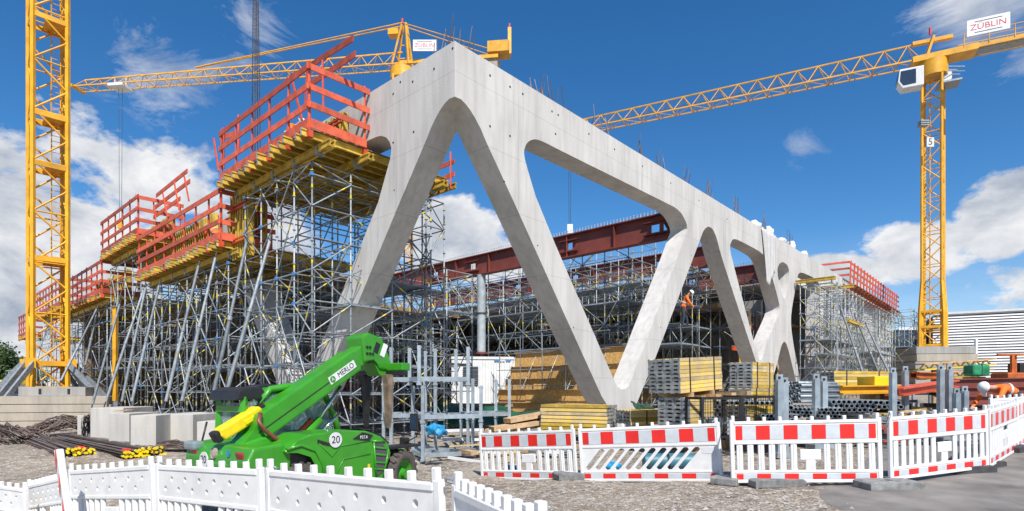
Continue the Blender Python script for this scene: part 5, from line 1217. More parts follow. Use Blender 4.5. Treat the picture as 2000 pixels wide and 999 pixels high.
barrier('barrier', 'largest white perforated barrier in the foreground, in front of the engine hood', *L2, False, GL, holes=True)
barrier('barrier', 'white perforated barrier in front of the rebar bundles', *L3, False, GL, holes=True)
barrier('barrier', 'shaded white barrier running towards the camera at the bottom', *L4, False, GL, holes=True)
barrier('barrier', 'white barrier just behind the striped beacon at bottom left', *L5, False, GL, holes=True)
barrier('barrier', 'white barrier in the bottom left corner', *L6, False, GL, holes=True)
link('wire clip joining the two largest foreground barriers', L1[1]+V((0,0,.97)), L2[0]+V((.06,0,.97))); link('wire clip at the right end of the largest foreground barrier', L2[1]+V((-.02,0,.98)), L4[0]+V((.03,0,.98)))
link('wire clip between the rebar-side and telehandler-side barriers', L3[1]+V((-.02,0,.97)), L1[0]+V((.03,0,.97))); link('wire clip between the slotted barrier and the widest one', R2[1]+V((0,-.02,.96)), R3[0]+V((.02,0,.96)))
link('upright wire clip at the road corner barrier', R3[1]+V((.0,-.05,.78)), R4[0]+V((-.02,-.05,1.02)))
for lab, p, rz, m_ in (('grey block foot at the left end of the slotted barrier', R2[0].lerp(R1[1],.5)+V((-.05,.1,0)), .25, RUBG),('grey block foot between slotted and widest barrier', R2[1]+V((.1,-.05,0)), .9, RUBG),('grey block foot under the middle of the widest barrier', R3[0].lerp(R3[1],.30)+V((0,.05,0)), .1, RUBG),
    ('long grey concrete foot at the road corner', R3[1]+V((-.08,-.25,0)), .05, RUBG),('dark rubber foot under the corner barrier', R4[1]+V((-.35,.02,0)), .2, RUBD),('dark rubber foot under the barrier running away', R5[1]+V((-.1,-.1,0)), .5, RUBD),('dark rubber foot right of the corner barrier', R4[1]+V((.25,.5,0)), .3, RUBD)):
    foot(lab, p, rz, m_)
# striped beacon leaning beside the foreground barriers
b0 = bp(128,884,6.6,1.15); t = thing('traffic_beacon', 'leaning red and white striped beacon between the bottom left barriers', 'beacon', b0)
Mb = Matrix.Translation(b0+V((.25,-.2,0))) @ Matrix.Rotation(-.14,4,'Y') @ Matrix.Rotation(math.radians(-44),4,'Z')
obj('blade', bbox_mesh('blade', (.19,.07,1.2), WHITE, .02), t, Mb @ Matrix.Translation((0,0,.62)))
for k in range(4): obj('stripe', plate('stripe', [(-.075,-.02),(.075,.13),(.075,.25),(-.075,.10)], [], .004, RED, lambda a,b,dd: V((a,-.039+dd,b))), t, Mb @ Matrix.Translation((0,0,.12+.29*k)))
# ================================================================== zinc stacking racks
def rack(lab, o, ang, nx, W, Dp, H, group, extra=0.6):
    t = thing('stacking_rack', lab, 'stacking rack', o, ang, group); Mr = Matrix.Translation(V(o)) @ Matrix.Rotation(ang,4,'Z'); P = lambda a,b,c: Mr @ V((a,b,c)); up = V((0,0,1))
    for a in (0,W):
        for b in (0,Dp):
            bar(t, 'post', P(a,b,0), P(a,b,H), .085, .085, ZINC); bar(t, 'foot_cup', P(a,b,-.0), P(a,b,.06), .12, .12, ZINC); tube(t, 'pin', P(a-.06,b,H-.05), P(a+.06,b,H-.05), .02, GALVD, 8)
    for z in (.16,):
        for b in (0,Dp): bar(t, 'long_rail', P(0,b,z), P(W,b,z), .06, .11, ZINC)
        for a in (0,W): bar(t, 'cross_rail', P(a,0,z), P(a,Dp,z), .06, .11, ZINC)
        for k in range(1,3): bar(t, 'inner_rail', P(W*k/3,0,z), P(W*k/3,Dp,z), .05, .08, ZINC)
    return t
ra = math.radians(24)
g = on_ground(868,905); z1 = .95
ro = V((g.x-.55,g.y+.1,g.z+.02))
GRK = 'galvanised stacking racks'
rack('bottom galvanised stacking rack at the front, near the telehandler wheel', ro, ra, 2, 1.55, 1.0, z1, GRK)
rack('galvanised stacking rack in the middle tier of the front pile', ro+V((0,0,z1+.01)), ra, 2, 1.55, 1.0, z1, GRK)
rack('topmost galvanised rack of the front pile, its posts standing free', ro+V((-.1,.05,2*z1+.02)), ra, 2, 1.3, 1.0, 1.0, GRK)
ro2 = ro+V((-.95,.75,.0))
rack('bottom galvanised stacking rack behind the forks', ro2, ra, 2, 1.2, 1.0, z1, GRK); rack('middle galvanised rack behind the forks', ro2+V((0,0,z1+.01)), ra, 2, 1.2, 1.0, z1, GRK); rack('uppermost galvanised rack behind the hanging forks', ro2+V((0,0,2*z1+.02)), ra, 2, 1.2, 1.0, 1.0, GRK)
ro3 = ro+V((1.15,1.45,.0)); rack('galvanised stacking rack right of the front pile', ro3, ra, 2, 1.1, 1.0, z1, GRK); rack('upper galvanised rack in front of the white container', ro3+V((0,0,z1+.01)), ra, 2, 1.1, 1.0, 1.15, GRK)
rg = random.Random(2)
for k, (px,py,D) in enumerate(((850,852,13.2),(1000,932,10.9),(1200,925,10.2))):
    p = at(px,py,D) if k == 0 else on_ground(px,py); bm = bmesh.new(); bmesh.ops.create_icosphere(bm, subdivisions=3, radius=.3)
    for v in bm.verts: n_ = v.co.copy(); v.co = V((n_.x*1.1,n_.y*.7,max(-.12,n_.z*.75)))*(1+.22*math.sin(n_.x*19+k)*math.sin(n_.z*15+n_.y*11))*(.75 if k == 0 else .5)
    t = thing('plastic_bag', ['crumpled blue plastic bag lying in the stacking racks','crumpled blue plastic sheet at the foot of the leftmost striped barrier','blue plastic scrap under the slotted barrier'][k], 'plastic bag', p); obj('bag', bmesh_to('bag', bm, BLUET), t, Matrix.Translation(p+V((0,.2,.1))))
# blue tank lying behind the slotted barrier
p = at(1345,905,10.6); t = thing('plastic_roll', 'dark teal plastic roll lying behind the slotted barrier', 'plastic roll', (p.x,p.y,gzn(p.x,p.y)))
zc = gzn(p.x,p.y)+.16; obj('body', sweep('body', [V((p.x-.8,p.y+.15,zc)),V((p.x-.78,p.y+.15,zc)),V((p.x+.55,p.y+.0,zc+.02)),V((p.x+.57,p.y,zc+.02))], .16, mat('teal_plastic',(.04,.15,.20),.45,0,.25,4,dirt=.3), 16), t)
for k in (-.4,.1): obj('strap', sweep('strap', [V((p.x+k,p.y+.08,zc)),V((p.x+k+.04,p.y+.08,zc))], .166, BLACK, 16), t)
# ================================================================== timber beam stacks
def beam_stack(lab, o, ang, L, nr, nc, group, tilt=0.0, roll=0, gap=.125, row=.088, pallet=True, tint=None):
    """beams lying flat (web level), nested in rows; ends at local x = 0"""
    t = thing('beam_stack', lab, 'timber beams', o, ang, group); Mr = Matrix.Translation(V(o)) @ Matrix.Rotation(ang,4,'Z') @ Matrix.Rotation(tilt,4,'Y')
    mes = [ibeam_mesh(L, m_, True) for m_ in (H20,YEL2,YEL2,YEL3)]; rg = random.Random(int(abs(o[0])*100)+nr)
    z0 = .10 if pallet else .0
    if pallet:
        for s in (.25,.75): obj('bearer', unit_box(TIMB), t, Mr @ Matrix.Translation((L*s,(nc-1)*.21/2,.05)) @ Matrix.Diagonal((.1,nc*.21+.05,.1,1)))
    for r in range(nr):
        for c in range(nc):
            obj('beam', rg.choice(mes), t, Mr @ Matrix.Translation((L/2+rg.uniform(-.015,.015),c*.21,z0+.045+r*row)) @ Matrix.Rotation(math.pi/2,4,'X'))
    for s in (.22,.8):
        h = z0+nr*row; w = (nc-1)*.21
        for (a,b) in (((L*s,-.11,z0-.0),(L*s,-.11,h)),((L*s,-.11,h+.006),(L*s,w+.11,h+.006))): bar(t, 'strap', Mr @ V(a), Mr @ V(b), .03, .006, BLACK)
    return t
GST = 'stacks of yellow timber formwork beams'
def g2(px, D): x = gx(px,D); return V((x,D,gzn(x,D)))
beam_stack('yellow beam stack lying in front of the foot of the concrete V', g2(1203,15.4)+V((0,0,.26)), math.radians(152), 1.9, 8, 4, GST, row=.10)
so = g2(1442,13.0)+V((.0,0,.22)); 
def st(px, ybot, D): p = at(px,ybot,D); return V((p.x,p.y,p.z))
beam_stack('lower big beam stack below the tilted one, behind a wire basket', st(1340,858,12.6), math.radians(40), 1.75, 9, 4, GST, row=.092)
beam_stack('tilted upper beam stack with grey beam ends, left of the concrete X', st(1322,778,12.7), math.radians(40), 1.75, 9, 4, GST, tilt=-.06, row=.088)
beam_stack('small upper beam stack right of the tilted one', st(1462,766,15.2), math.radians(42), 1.3, 8, 3, GST, row=.088)
beam_stack('small lower beam stack right of the tilted one', st(1460,838,14.9), math.radians(42), 1.3, 11, 3, GST, row=.088)
beam_stack('low yellow beam stack lying between the V foot and the wire basket', st(1228,838,14.2), math.radians(14), 2.0, 4, 4, GST, row=.09)
beam_stack('low bright yellow beam stack behind the widest barrier', st(1452,842,12.2), math.radians(20), 1.1, 5, 3, GST, row=.09)
beam_stack('beam stack with yellow ends in front of the right scaffold tower', st(1625,760,17.5), math.radians(8), 1.9, 5, 4, GST, row=.09)
# supports so that stacks of stacks have something under them
t = thing('timber_pallets', 'rough timber pallets and bearers under the big beam stacks', 'pallet', g2(1400,13.2))
for k in range(5): box(t, 'bearer', g2(1345+45*k,13.2+.25*k)+V((0,.3,.12)), (.16,1.3,.26), TIMB, math.radians(24))
for k in range(4): box(t, 'bearer', st(1345+30*k,774-3*k,12.9+.25*k)+V((.1,.35,-.05)), (.14,1.0,.12), TIMB, math.radians(24))
# black wire basket pallets
def basket(lab, o, ang, W, Dp, H):
    t = thing('wire_basket', lab, 'wire basket', o, ang, 'black wire baskets'); Mr = Matrix.Translation(V(o)) @ Matrix.Rotation(ang,4,'Z'); P = lambda a,b,c: Mr @ V((a,b,c))
    for a in (0,W):
        for b in (0,Dp): bar(t, 'corner_post', P(a,b,0), P(a,b,H), .05, .05, BLACK)
    for z in (.12,H-.03):
        for b in (0,Dp): bar(t, 'rim', P(0,b,z), P(W,b,z), .04, .05, BLACK)
        for a in (0,W): bar(t, 'rim', P(a,0,z), P(a,Dp,z), .04, .05, BLACK)
    for k in range(1,14): tube(t, 'wire', P(W*k/14,0,.12), P(W*k/14,0,H), .006, BLACK, 5)
    for k in range(1,8): tube(t, 'wire', P(0,0,.12+(H-.12)*k/8), P(W,0,.12+(H-.12)*k/8), .006, BLACK, 5)
    for k in range(7): bar(t, 'clamp_part', P(.1+W*.12*k,.2+.1*(k % 3),.15), P(.12+W*.12*k,.25+.1*(k % 2),.5), .07, .07, GALV)
basket('black wire basket with steel parts in front of the lower beam stack', st(1372,866,11.7), math.radians(10), .85, .7, .95)
basket('black wire basket right of the first one, before the pale beams', st(1450,866,11.9), math.radians(10), .75, .7, 1.0)
# green tarpaulin, planks and timber on the ground inside
def sheet(lab, px0, px1, y0, y1, D, m_):
    a, b = at(px0,y1,D), at(px1,y1,D); W_ = b.x-a.x; H_ = (y1-y0)/F*D; t = thing('tarpaulin', lab, 'tarpaulin', a); vs, fs = [], []; nx_, ny_ = 30, 10
    for j in range(ny_+1):
        for i in range(nx_+1):
            f, g_ = i/nx_, j/ny_; vs.append((a.x+W_*f, D+1.6*g_+.12*math.sin(f*17+g_*4), a.z+H_*math.sin(g_*math.pi/2)*(.75+.25*math.sin(f*9+1)*math.cos(f*4))+.05*math.sin(f*31+g_*9)))
    for j in range(ny_):
        for i in range(nx_): k = j*(nx_+1)+i; fs.append((k,k+1,k+nx_+2,k+nx_+1))
    o = obj('sheet', mesh('sheet', vs, fs, m_, True), t)
    sm = o.modifiers.new('thick','SOLIDIFY'); sm.thickness = .01
sheet('rumpled green tarpaulin below the white container', 835, 1085, 786, 832, 22, GREEND); sheet('green tarpaulin right of the V foot', 1250, 1285, 786, 812, 19, GREEND)
for k, (a, b, l) in enumerate((((990,822),(1078,806),'long brown plank leaning up towards the yellow beam stack'),((960,838),(1078,822),'lower brown plank on the ground left of the yellow beam stack'),((800,790),(1000,792),'long timber edge in front of the container'))):
    D = (15.8,15.6,24)[k]; p, q_ = at(*a,D), at(*b,D+.6); t = thing('timber_plank', l, 'plank', p, 0, 'loose planks'); bar(t, 'plank', p, q_, .5, .12, TIMB); bar(t, 'plank', p+V((0,.5,-.12)), q_+V((0,.5,-.12)), .4, .1, TIMB)
# ================================================================== storage yard on the right
def uprights(lab, pts, D, h):
    for k, (px, yt) in enumerate(pts):
        p = at(px,yt,D[k]); g_ = gzn(p.x,p.y); t = thing('steel_upright', lab[k], 'steel post', (p.x,p.y,g_), 0, 'galvanised uprights in the yard')
        box(t, 'post', V((p.x,p.y,(p.z+g_)/2)), (.13,.10,p.z-g_), ZINC, .2); box(t, 'head_lug', V((p.x,p.y,p.z+.03)), (.15,.03,.16), ZINC, .2); tube(t, 'eye', V((p.x-.01,p.y-.03,p.z+.04)), V((p.x,p.y+.03,p.z+.04)), .03, BLACK, 8); box(t, 'foot', V((p.x,p.y,g_+.06)), (.3,.3,.1), ZINC, .2)
uprights(['leftmost tall galvanised upright beside the pale beam stack','second galvanised upright beside the pale beam stack','left upright of the pair behind the widest barrier','right upright of the pair behind the widest barrier','tall upright left of the corner barrier clip','upright just right of the tallest one','upright left of the red beams','upright at the right end of the orange girders','short upright in front of the red beams','short upright right of the red beams'],
 [(1522,742),(1532,748),(1594,740),(1609,745),(1744,728),(1768,724),(1837,722),(1854,722),(1868,768),(1884,764)], [11.5,11.6,12.5,12.6,13.2,14.5,13.5,13.6,12.6,12.8], 2)
def pipes(lab, px, yb, D, n, rows, L, r, ang, m_, group='bundles of steel tube in the yard', hollow=True):
    o = st(px,yb,D); t = thing('tube_bundle', lab, 'steel tubes', o, ang, group); Mr = Matrix.Translation(o) @ Matrix.Rotation(ang,4,'Z')
    k = ('pipe', L, r, m_.name)
    if k not in CACHE:
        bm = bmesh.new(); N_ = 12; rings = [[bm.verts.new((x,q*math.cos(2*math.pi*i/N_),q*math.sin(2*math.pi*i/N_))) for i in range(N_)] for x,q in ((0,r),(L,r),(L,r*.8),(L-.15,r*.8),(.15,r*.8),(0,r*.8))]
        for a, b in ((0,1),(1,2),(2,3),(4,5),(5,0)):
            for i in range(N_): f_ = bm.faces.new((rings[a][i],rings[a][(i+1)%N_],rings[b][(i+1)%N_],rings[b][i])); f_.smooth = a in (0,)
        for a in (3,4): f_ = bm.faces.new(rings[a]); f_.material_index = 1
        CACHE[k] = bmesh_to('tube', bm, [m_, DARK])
    rg = random.Random(n)
    for j in range(rows):
        for i in range(n-(j % 2)): obj('tube', CACHE[k], t, Mr @ Matrix.Translation((rg.uniform(-.05,.05),(i+.5*(j % 2))*2.1*r,r+j*1.85*r)))
pipes('pile of grey scaffold tubes with open ends behind the widest barrier', 1545, 818, 12.4, 16, 4, 3.0, .05, math.radians(64), GALV)
pipes('tube bundle lying in front of the pile of open tubes', 1560, 832, 11.6, 9, 3, 2.2, .04, math.radians(72), GALV)
pipes('row of dark tube ends below the red beams', 1760, 800, 13.6, 12, 2, 2.2, .055, math.radians(70), GALVD)
pipes('stack of flat grey ledgers left of the pair of uprights', 1562, 788, 13.6, 10, 8, 1.6, .035, math.radians(30), GALV)
pipes('low bundle of grey tubes behind the widest barrier, near the corner', 1640, 818, 12.2, 12, 3, 2.4, .04, math.radians(62), GALV)
pipes('far heap of grey scaffold tubes below the tall upright', 1700, 806, 13.0, 8, 3, 2.0, .05, math.radians(66), GALVD)
def girders(lab, a, b, D0, D1, hgt, m_, n, name='steel_beam', cat='steel beam', group=None, w=.2):
    p, q_ = at(*a,D0), at(*b,D1); t = thing(name, lab, cat, p, 0, group)
    dd = (q_-p).normalized(); s = V((-dd.y,dd.x,0))
    for k in range(n):
        o_ = s*(w*1.15*k)
        bar(t, 'top_flange', p+o_, q_+o_, w, .035, m_); bar(t, 'bottom_flange', p+o_-V((0,0,hgt)), q_+o_-V((0,0,hgt)), w, .035, m_); bar(t, 'web', p+o_-V((0,0,hgt/2)), q_+o_-V((0,0,hgt/2)), .03, hgt-.04, m_)
girders('long orange-yellow girders lying across the yard', (1640,755), (1850,752), 15.2, 16.2, .20, CRY, 3)
girders('red-orange beam lying tilted on the tube stack', (1756,760), (1866,744), 14.0, 15.5, .16, REDP, 2)
girders('dark red steel beams stacked behind the bent-over worker, upper layer', (1850,742), (2040,738), 17.0, 17.6, .24, RUST, 3, group='dark red steel beams in the yard')
girders('dark red steel beams stacked behind the bent-over worker, middle layer', (1856,758), (2040,755), 16.8, 17.4, .24, RUST, 3, group='dark red steel beams in the yard')
girders('dark red steel beams stacked behind the bent-over worker, lowest layer', (1860,775), (2040,773), 16.6, 17.2, .24, RUST, 3, group='dark red steel beams in the yard')
girders('orange girder lying below the crane ballast', (1790,728), (1862,730), 19, 19.5, .18, mat('orange_steel',(.55,.13,.02),.5,0,.2,4,dirt=.4), 2)
for k, (a, b, l) in enumerate((((1795,712),(1935,702),'upper long yellow lattice beam lying across the yard below the hall'),((1800,730),(1930,722),'lower long yellow lattice beam lying across the yard below the hall'))):
    p, q_ = at(*a,24), at(*b,25); t = thing('lattice_beam', l, 'beam', p, 0, 'yellow lattice beams')
    for dz in (0,-.24): bar(t, 'chord', p+V((0,0,dz)), q_+V((0,0,dz)), .5, .06, H20 if dz else TIMB)
    for i in range(14): f = i/14; pp = p.lerp(q_,f); qq = p.lerp(q_,f+1/14); bar(t, 'web_strut', pp+V((0,0,0 if i % 2 else -.24)), qq+V((0,0,-.24 if i % 2 else 0)), .06, .05, YELP)
    for i in range(2): bar(t, 'support', p.lerp(q_,.2+.6*i)-V((0,0,.27)), V((*p.lerp(q_,.2+.6*i).xy,gzn(*p.lerp(q_,.2+.6*i).xy))), .14, .14, TIMB)
# yellow panel stack
p = at(1712,745,16.0); t = thing('yellow_crate', 'bright yellow panel crate between beam stack and uprights', 'crate', (p.x,p.y,gzn(p.x,p.y))); zt_ = p.z+.13; g_ = gzn(p.x,p.y)
obj('crate', bbox_mesh('crate', (.62,.8,.36), YELP, .02), t, Matrix.Translation((p.x,p.y,zt_-.18))); 
for k in (-.2,.2): obj('leg', unit_box(TIMB), t, Matrix.Translation((p.x+k,p.y,(zt_-.36+g_)/2)) @ Matrix.Diagonal((.12,.7,zt_-.36-g_,1)))
# green wrapped bundle
p = at(1907,724,20); t = thing('green_bundle', 'green wrapped square bundle on the lattice beams', 'bundle', (p.x,p.y,p.z-.22));
obj('wrap', bbox_mesh('wrap', (.60,.5,.40), mat('green_wrap',(.03,.26,.12),.35,0,.3,6,bump=.4,bscale=9), .09, seg=3), t, Matrix.Translation(p)); obj('strap', unit_box(BLACK), t, Matrix.Translation(p) @ Matrix.Diagonal((.02,.51,.41,1))); box(t, 'support', V((p.x,p.y+.1,(p.z-.22+gzn(p.x,p.y))/2)), (.5,.4,p.z-.22-gzn(p.x,p.y)), TIMB)
# orange lifting machine at the far right edge
p = at(1980,745,19); g_ = gzn(p.x,p.y); t = thing('orange_hoist', 'orange T-shaped steel hoist frame at the right edge', 'hoist', (p.x,p.y,g_)); om = MATS['orange_steel']
bar(t, 'mast', V((p.x-.05,p.y,g_)), V((p.x-.05,p.y,CH+(HY-692)/F*19)), .09, .09, om); bar(t, 'mast', V((p.x+.14,p.y+.1,g_)), V((p.x+.14,p.y+.1,CH+(HY-692)/F*19)), .06, .06, om); bar(t, 'arm', V((p.x-.55,p.y,CH+(HY-693)/F*19)), V((p.x+1.5,p.y,CH+(HY-692)/F*19)), .07, .06, om); obj('body', bbox_mesh('body', (1.2,.7,.22), om, .05), t, Matrix.Translation((p.x+.1,p.y,CH+(HY-735)/F*19))); obj('engine_cover', bbox_mesh('engine_cover', (.5,.5,.4), BLACK, .06), t, Matrix.Translation((p.x+.5,p.y+.3,CH+(HY-720)/F*19)))
for k in (-.45,.55): tube(t, 'wheel', V((p.x+k,p.y-.4,g_+.25)), V((p.x+k,p.y-.25,g_+.25)), .25, RUBBER, 16)
p = at(1830,740,18); 
t = thing('timber_pile', 'untidy pile of dark formwork panels and boards in the middle of the yard', 'boards', (p.x,p.y,gzn(p.x,p.y))); rg = random.Random(9)
for k in range(26):
    px = rg.uniform(1640,1990); D = rg.uniform(14.5,22); q_ = g2(px,D)+V((0,0,rg.uniform(.1,.55+.03*(D-14)))); a = rg.uniform(-.5,.5); l_ = rg.uniform(.5,1.5); bar(t, 'board', q_-V((math.cos(a),math.sin(a),0))*l_, q_+V((math.cos(a),math.sin(a),rg.uniform(-.05,.05)))*l_, rg.uniform(.2,.6), rg.uniform(.04,.12), rg.choice([TIMB,PLY,STEELD,GALVD,REDB,BLACK]))
for k, (px, D, hh) in enumerate(((1660,16.5,.6),(1740,17.5,.9),(1800,18,1.1),(1950,18,1.0),(1690,19,.9))):
    q_ = g2(px,D); t = thing('material_crate', ['low dark steel crate behind the tube bundles','dark steel crate under the orange girders','dark steel crate under the lattice beams','dark steel crate behind the bent worker','dark steel crate before the right scaffold tower'][k], 'crate', q_, 0, 'dark steel crates in the yard')
    for s in (-.55,.55):
        for s2 in (-.4,.4): bar(t, 'corner_post', q_+V((s,s2,0)), q_+V((s,s2,hh)), .06, .06, GALVD)
    for z in (.12,hh*.55,hh-.05):
        for s2 in (-.4,.4): bar(t, 'side_rail', q_+V((-.55,s2,z)), q_+V((.55,s2,z)), .04, .09, STEELD)
    obj('contents', bbox_mesh('contents', (1.0,.7,hh*.6), rg.choice([STEELD,RUST,PLY]), .03), t, Matrix.Translation(q_+V((0,0,hh*.38))))
# ================================================================== people
def worker(lab, J, group, rad=1.0, helm=HELM, face_dir=V((0,-1,0)), hip_split=True):
    """J: world joints: pelvis, chest, neck, head, (l/r) shoulder elbow hand, hip knee foot"""
    names = ['pelvis','chest','neck','head','ls','le','lh','rs','re','rh','lhip','lk','lf','ltoe','rhip','rk','rf','rtoe']
    R = dict(pelvis=.15,chest=.165,neck=.06,head=.095,ls=.075,le=.052,lh=.04,rs=.075,re=.052,rh=.04,lhip=.095,lk=.065,lf=.05,ltoe=.04,rhip=.095,rk=.065,rf=.05,rtoe=.04)
    E = [('pelvis','chest'),('chest','neck'),('neck','head'),('chest','ls'),('ls','le'),('le','lh'),('chest','rs'),('rs','re'),('re','rh'),('pelvis','lhip'),('lhip','lk'),('lk','lf'),('lf','ltoe'),('pelvis','rhip'),('rhip','rk'),('rk','rf'),('rf','rtoe')]
    base = V((J['pelvis'].x,J['pelvis'].y,min(J['lf'].z,J['rf'].z)-.06)); t = thing('person', lab, 'person', base, 0, group)
    me = bpy.data.meshes.new('body'); me.from_pydata([tuple(J[n]-base) for n in names],[(names.index(a),names.index(b)) for a,b in E],[]); me.update()
    o = bpy.data.objects.new('body', me); COL.objects.link(o); md = o.modifiers.new('skin','SKIN'); me.skin_vertices or None
    for i, n in enumerate(names): me.skin_vertices[0].data[i].radius = (R[n]*rad,R[n]*rad*.9)
    me.skin_vertices[0].data[0].use_root = True
    sb = o.modifiers.new('sub','SUBSURF'); sb.levels = 2; sb.render_levels = 2
    dg_ = bpy.context.evaluated_depsgraph_get(); m2 = bpy.data.meshes.new_from_object(o.evaluated_get(dg_)); bpy.data.objects.remove(o)
    m2.materials.clear()
    for m_ in (ORANGE,NAVY,SKIN,BLACK): m2.materials.append(m_)
    def seg(p, a, b): ab = b-a; f = max(0,min(1,(p-a).dot(ab)/ab.length_squared)); return (p-(a+ab*f)).length
    idx = []
    for f in m2.polygons:
        c = V(f.center)+base; best = min(E, key=lambda e: seg(c,J[e[0]],J[e[1]])/(R[e[1]]))
        n = best[1]; k = 0
        if n in ('lhip','lk','lf','rhip','rk','rf'): k = 1
        if n in ('ltoe','rtoe'): k = 3
        if n in ('head',): k = 2
        if n in ('lh','rh') and (c-J[n]).length < .12: k = 2
        idx.append(k); f.use_smooth = True
    m2.polygons.foreach_set('material_index', idx)
    obj('body', m2, t, Matrix.Translation(base))
    up = (J['head']-J['neck']).normalized(); hc = J['head']+up*.02
    bm = bmesh.new(); bmesh.ops.create_uvsphere(bm, u_segments=20, v_segments=12, radius=.135)
    for v in bm.verts: v.co.z = v.co.z*.95 if v.co.z > 0 else v.co.z*.12
    Q = V((0,0,1)).rotation_difference(up).to_matrix().to_4x4(); h_ = obj('helmet', bmesh_to('helmet', bm, helm, True), t, Matrix.Translation(hc) @ Q)
    fwd = (face_dir-up*face_dir.dot(up)).normalized(); obj('helmet_brim', bbox_mesh('helmet_brim', (.16,.12,.012), helm, .004), h_, facing(hc+fwd*.13,up,V((0,1,0))) if abs(up.z) > .9 else Matrix.Translation(hc+fwd*.13) @ Q)
    # reflective band round the jacket
    d_ = (J['chest']-J['pelvis']).normalized(); m_ = J['pelvis'].lerp(J['chest'],.5)
    tube(t, 'reflective_band', m_-d_*.03, m_+d_*.03, .165*rad, RETRO, 16)
    return t
def pose(base, fwd, bend, reach, crouch=0.0):
    f = V((fwd[0],fwd[1],0)).normalized(); s = V((-f.y,f.x,0)); up = V((0,0,1)); pel = base+up*(.95-crouch)-f*(.25*math.sin(bend)); tr = (up*math.cos(bend)+f*math.sin(bend)); ch = pel+tr*.42; nk = pel+tr*.58; hd_ = nk+(tr*.55+f*.45).normalized()*.20
    J = dict(pelvis=pel,chest=ch,neck=nk,head=hd_)
    for k, sg in (('l',1),('r',-1)):
        sh = ch+tr*.06+s*(sg*.2); hnd = base+f*reach[0]+up*reach[1]+s*(sg*.15); el = sh.lerp(hnd,.5)+s*(sg*.08)-f*.05
        hip = pel+s*(sg*.11)-up*.06; ftp = base+s*(sg*.16)+f*(.12*sg)+up*.08; kn = hip.lerp(ftp,.5)+f*(.05+crouch*.55)
        J.update({k+'s':sh,k+'e':el,k+'h':hnd,k+'hip':hip,k+'k':kn,k+'f':ftp,k+'toe':ftp+f*.18-up*.02})
    return J
wb = at(1962,770,13.2); wb.z = gzn(wb.x,wb.y); 
hz = CH+(HY-758)/F*13.2
worker('worker in orange jacket and white helmet bending over behind the right barriers', pose(V((wb.x,wb.y,hz-1.02)), (-1,-.15), 1.45, (.75,.5)), 'workers', face_dir=V((-1,-.2,-.5)))
v_, w_ = on_u(563,245,-1.2); worker('worker in orange crouching behind the rails of the highest platform', pose(B(-1.15,v_,DA), (UR.x*.2-VL.x*.3,UR.y*.2-VL.y*.3), .75, (.45,.3), .25), 'workers', helm=HELM)
v_, w_ = on_u(420,440,-1.2); worker('worker in orange bending on the lower platform beside the pale beam piece', pose(B(-1.2,v_,DB), (VL.x,VL.y), 1.0, (.55,.45), .2), 'workers')
p = at(1338,590,27.5); worker('worker in orange high on the inner scaffold seen under the first arch', pose(V((p.x,p.y,p.z-1.2)), (1,-.3), .35, (.4,.9)), 'workers', rad=1.15)
u_, w_ = on_v(1215,655,6); 

# ---- more yard clutter: leaning boards, clamps, small crates and loose tubes
rg = random.Random(31)
GC = 'small loose pieces lying about the yard'
CL = thing('scrap_heap', 'low jumble of red, grey and wooden offcuts behind the corner barrier', 'scrap', g2(1780,13.5))
for k in range(70):
    px = rg.uniform(1630,1930); D = rg.uniform(12.3,15.5); q_ = g2(px,D)+V((0,0,rg.uniform(.05,.75))); a = rg.uniform(-1.2,1.2); l_ = rg.uniform(.1,.55); d_ = V((math.cos(a),math.sin(a),rg.uniform(-.15,.15)))*l_
    if rg.random() < .5: tube(CL, 'tube_offcut', q_-d_, q_+d_, rg.uniform(.015,.04), rg.choice([GALV,GALVD,STEELD,REDP]), 8)
    else: bar(CL, 'offcut', q_-d_, q_+d_, rg.uniform(.05,.2), rg.uniform(.03,.1), rg.choice([TIMB,REDP,STEELD,GALVD,BLACK,H20,RUST]))
CL = thing('scrap_heap', 'jumble of timber offcuts and steel parts between the racks and the V foot', 'scrap', g2(1010,16))
for k in range(60):
    px = rg.uniform(820,1330); D = rg.uniform(13.5,19); q_ = g2(px,D)+V((0,0,rg.uniform(.05,.35))); a = rg.uniform(-1.2,1.2); l_ = rg.uniform(.15,.8); d_ = V((math.cos(a),math.sin(a),rg.uniform(-.1,.1)))*l_
    bar(CL, 'offcut', q_-d_, q_+d_, rg.uniform(.06,.25), rg.uniform(.03,.1), rg.choice([TIMB,TIMB,PLY,STEELD,GALVD,BLACK,YEL3,WPAINT]))
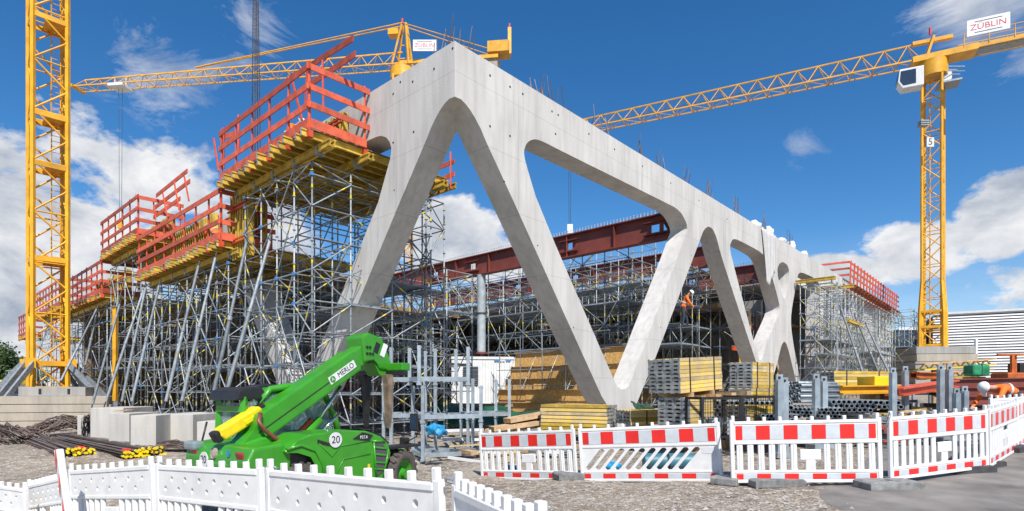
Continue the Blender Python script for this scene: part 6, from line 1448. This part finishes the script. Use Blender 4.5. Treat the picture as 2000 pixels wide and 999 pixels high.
# stacks of steel frame panels
for k, (px, D, n_, l) in enumerate(((1900,15.2,6,'flat stack of galvanised frames behind the corner barrier'),(1665,14.2,8,'flat stack of galvanised frames below the yellow crate'),(1700,20,7,'flat stack of galvanised frames before the right scaffold tower'))):
    q_ = g2(px,D); t = thing('frame_stack', l, 'steel frames', q_, 0, 'stacks of galvanised frames')
    for i in range(n_):
        z = .08+.09*i; e = rg.uniform(-.08,.08)
        for s2 in (-.45,.45): bar(t, 'side_member', q_+V((-.9+e,s2,z)), q_+V((.9+e,s2,z)), .06, .06, GALV)
        for s1 in (-.85,-.3,.3,.85): bar(t, 'cross_member', q_+V((s1+e,-.45,z)), q_+V((s1+e,.45,z)), .05, .05, GALV)

# pale wrapped pieces on the roof edge and a plastic sheet hanging over the facade
rg = random.Random(77)
for k, px in enumerate((1488,1513,1538,1556,1580)):
    u_, w_ = on_v(px, 420, 0); c = B(u_,.35,TOP); t = thing('roof_bundle', ['white wrapped lump on the roof edge above the fourth opening','upright white piece on the roof edge above the concrete X','long white wrapped piece on the roof edge','white wrapped piece on the roof edge right of the concrete X','small wrapped piece on the roof edge before the far red rail'][k], 'bundle', c, BA, 'wrapped pieces on the roof edge')
    bm = bmesh.new(); bmesh.ops.create_icosphere(bm, subdivisions=2, radius=.5)
    for v in bm.verts: q = v.co.copy(); v.co = V((q.x*(1.1 if k % 2 == 0 else .6),q.y*.6,(q.z+.3)*(.7 if k % 2 else .5)))*(1+.15*math.sin(q.x*9+k)*math.sin(q.z*11))
    obj('wrap', bmesh_to('wrap', bm, WPAINT, False), t, Matrix.Translation(c+V((0,0,.05))) @ Matrix.Rotation(BA,4,'Z'))
ua, ub = on_v(1486,430,0)[0], on_v(1514,450,0)[0]
t = thing('plastic_sheet', 'pale plastic sheet hanging in folds over the facade left of the small arch', 'plastic sheet', B(ua,-.05,TOP-3), BA); vs, fs = [], []
for j in range(13):
    for i in range(25):
        f_, g_ = i/24, j/12; vs.append(B(ua+(ub-ua)*(f_*(1-.35*g_)+.28*g_), -.045-.035*math.sin(f_*26+2*g_)-.02*math.sin(f_*11), TOP+.02-3.1*g_*(.85+.15*math.sin(f_*5))))
for j in range(12):
    for i in range(24): k = j*25+i; fs.append((k,k+1,k+26,k+25))
o = obj('sheet', mesh('sheet', vs, fs, mat('milky_sheet',(.60,.585,.56),.4,0,.06,3), True), t); sm = o.modifiers.new('thick','SOLIDIFY'); sm.thickness = .006
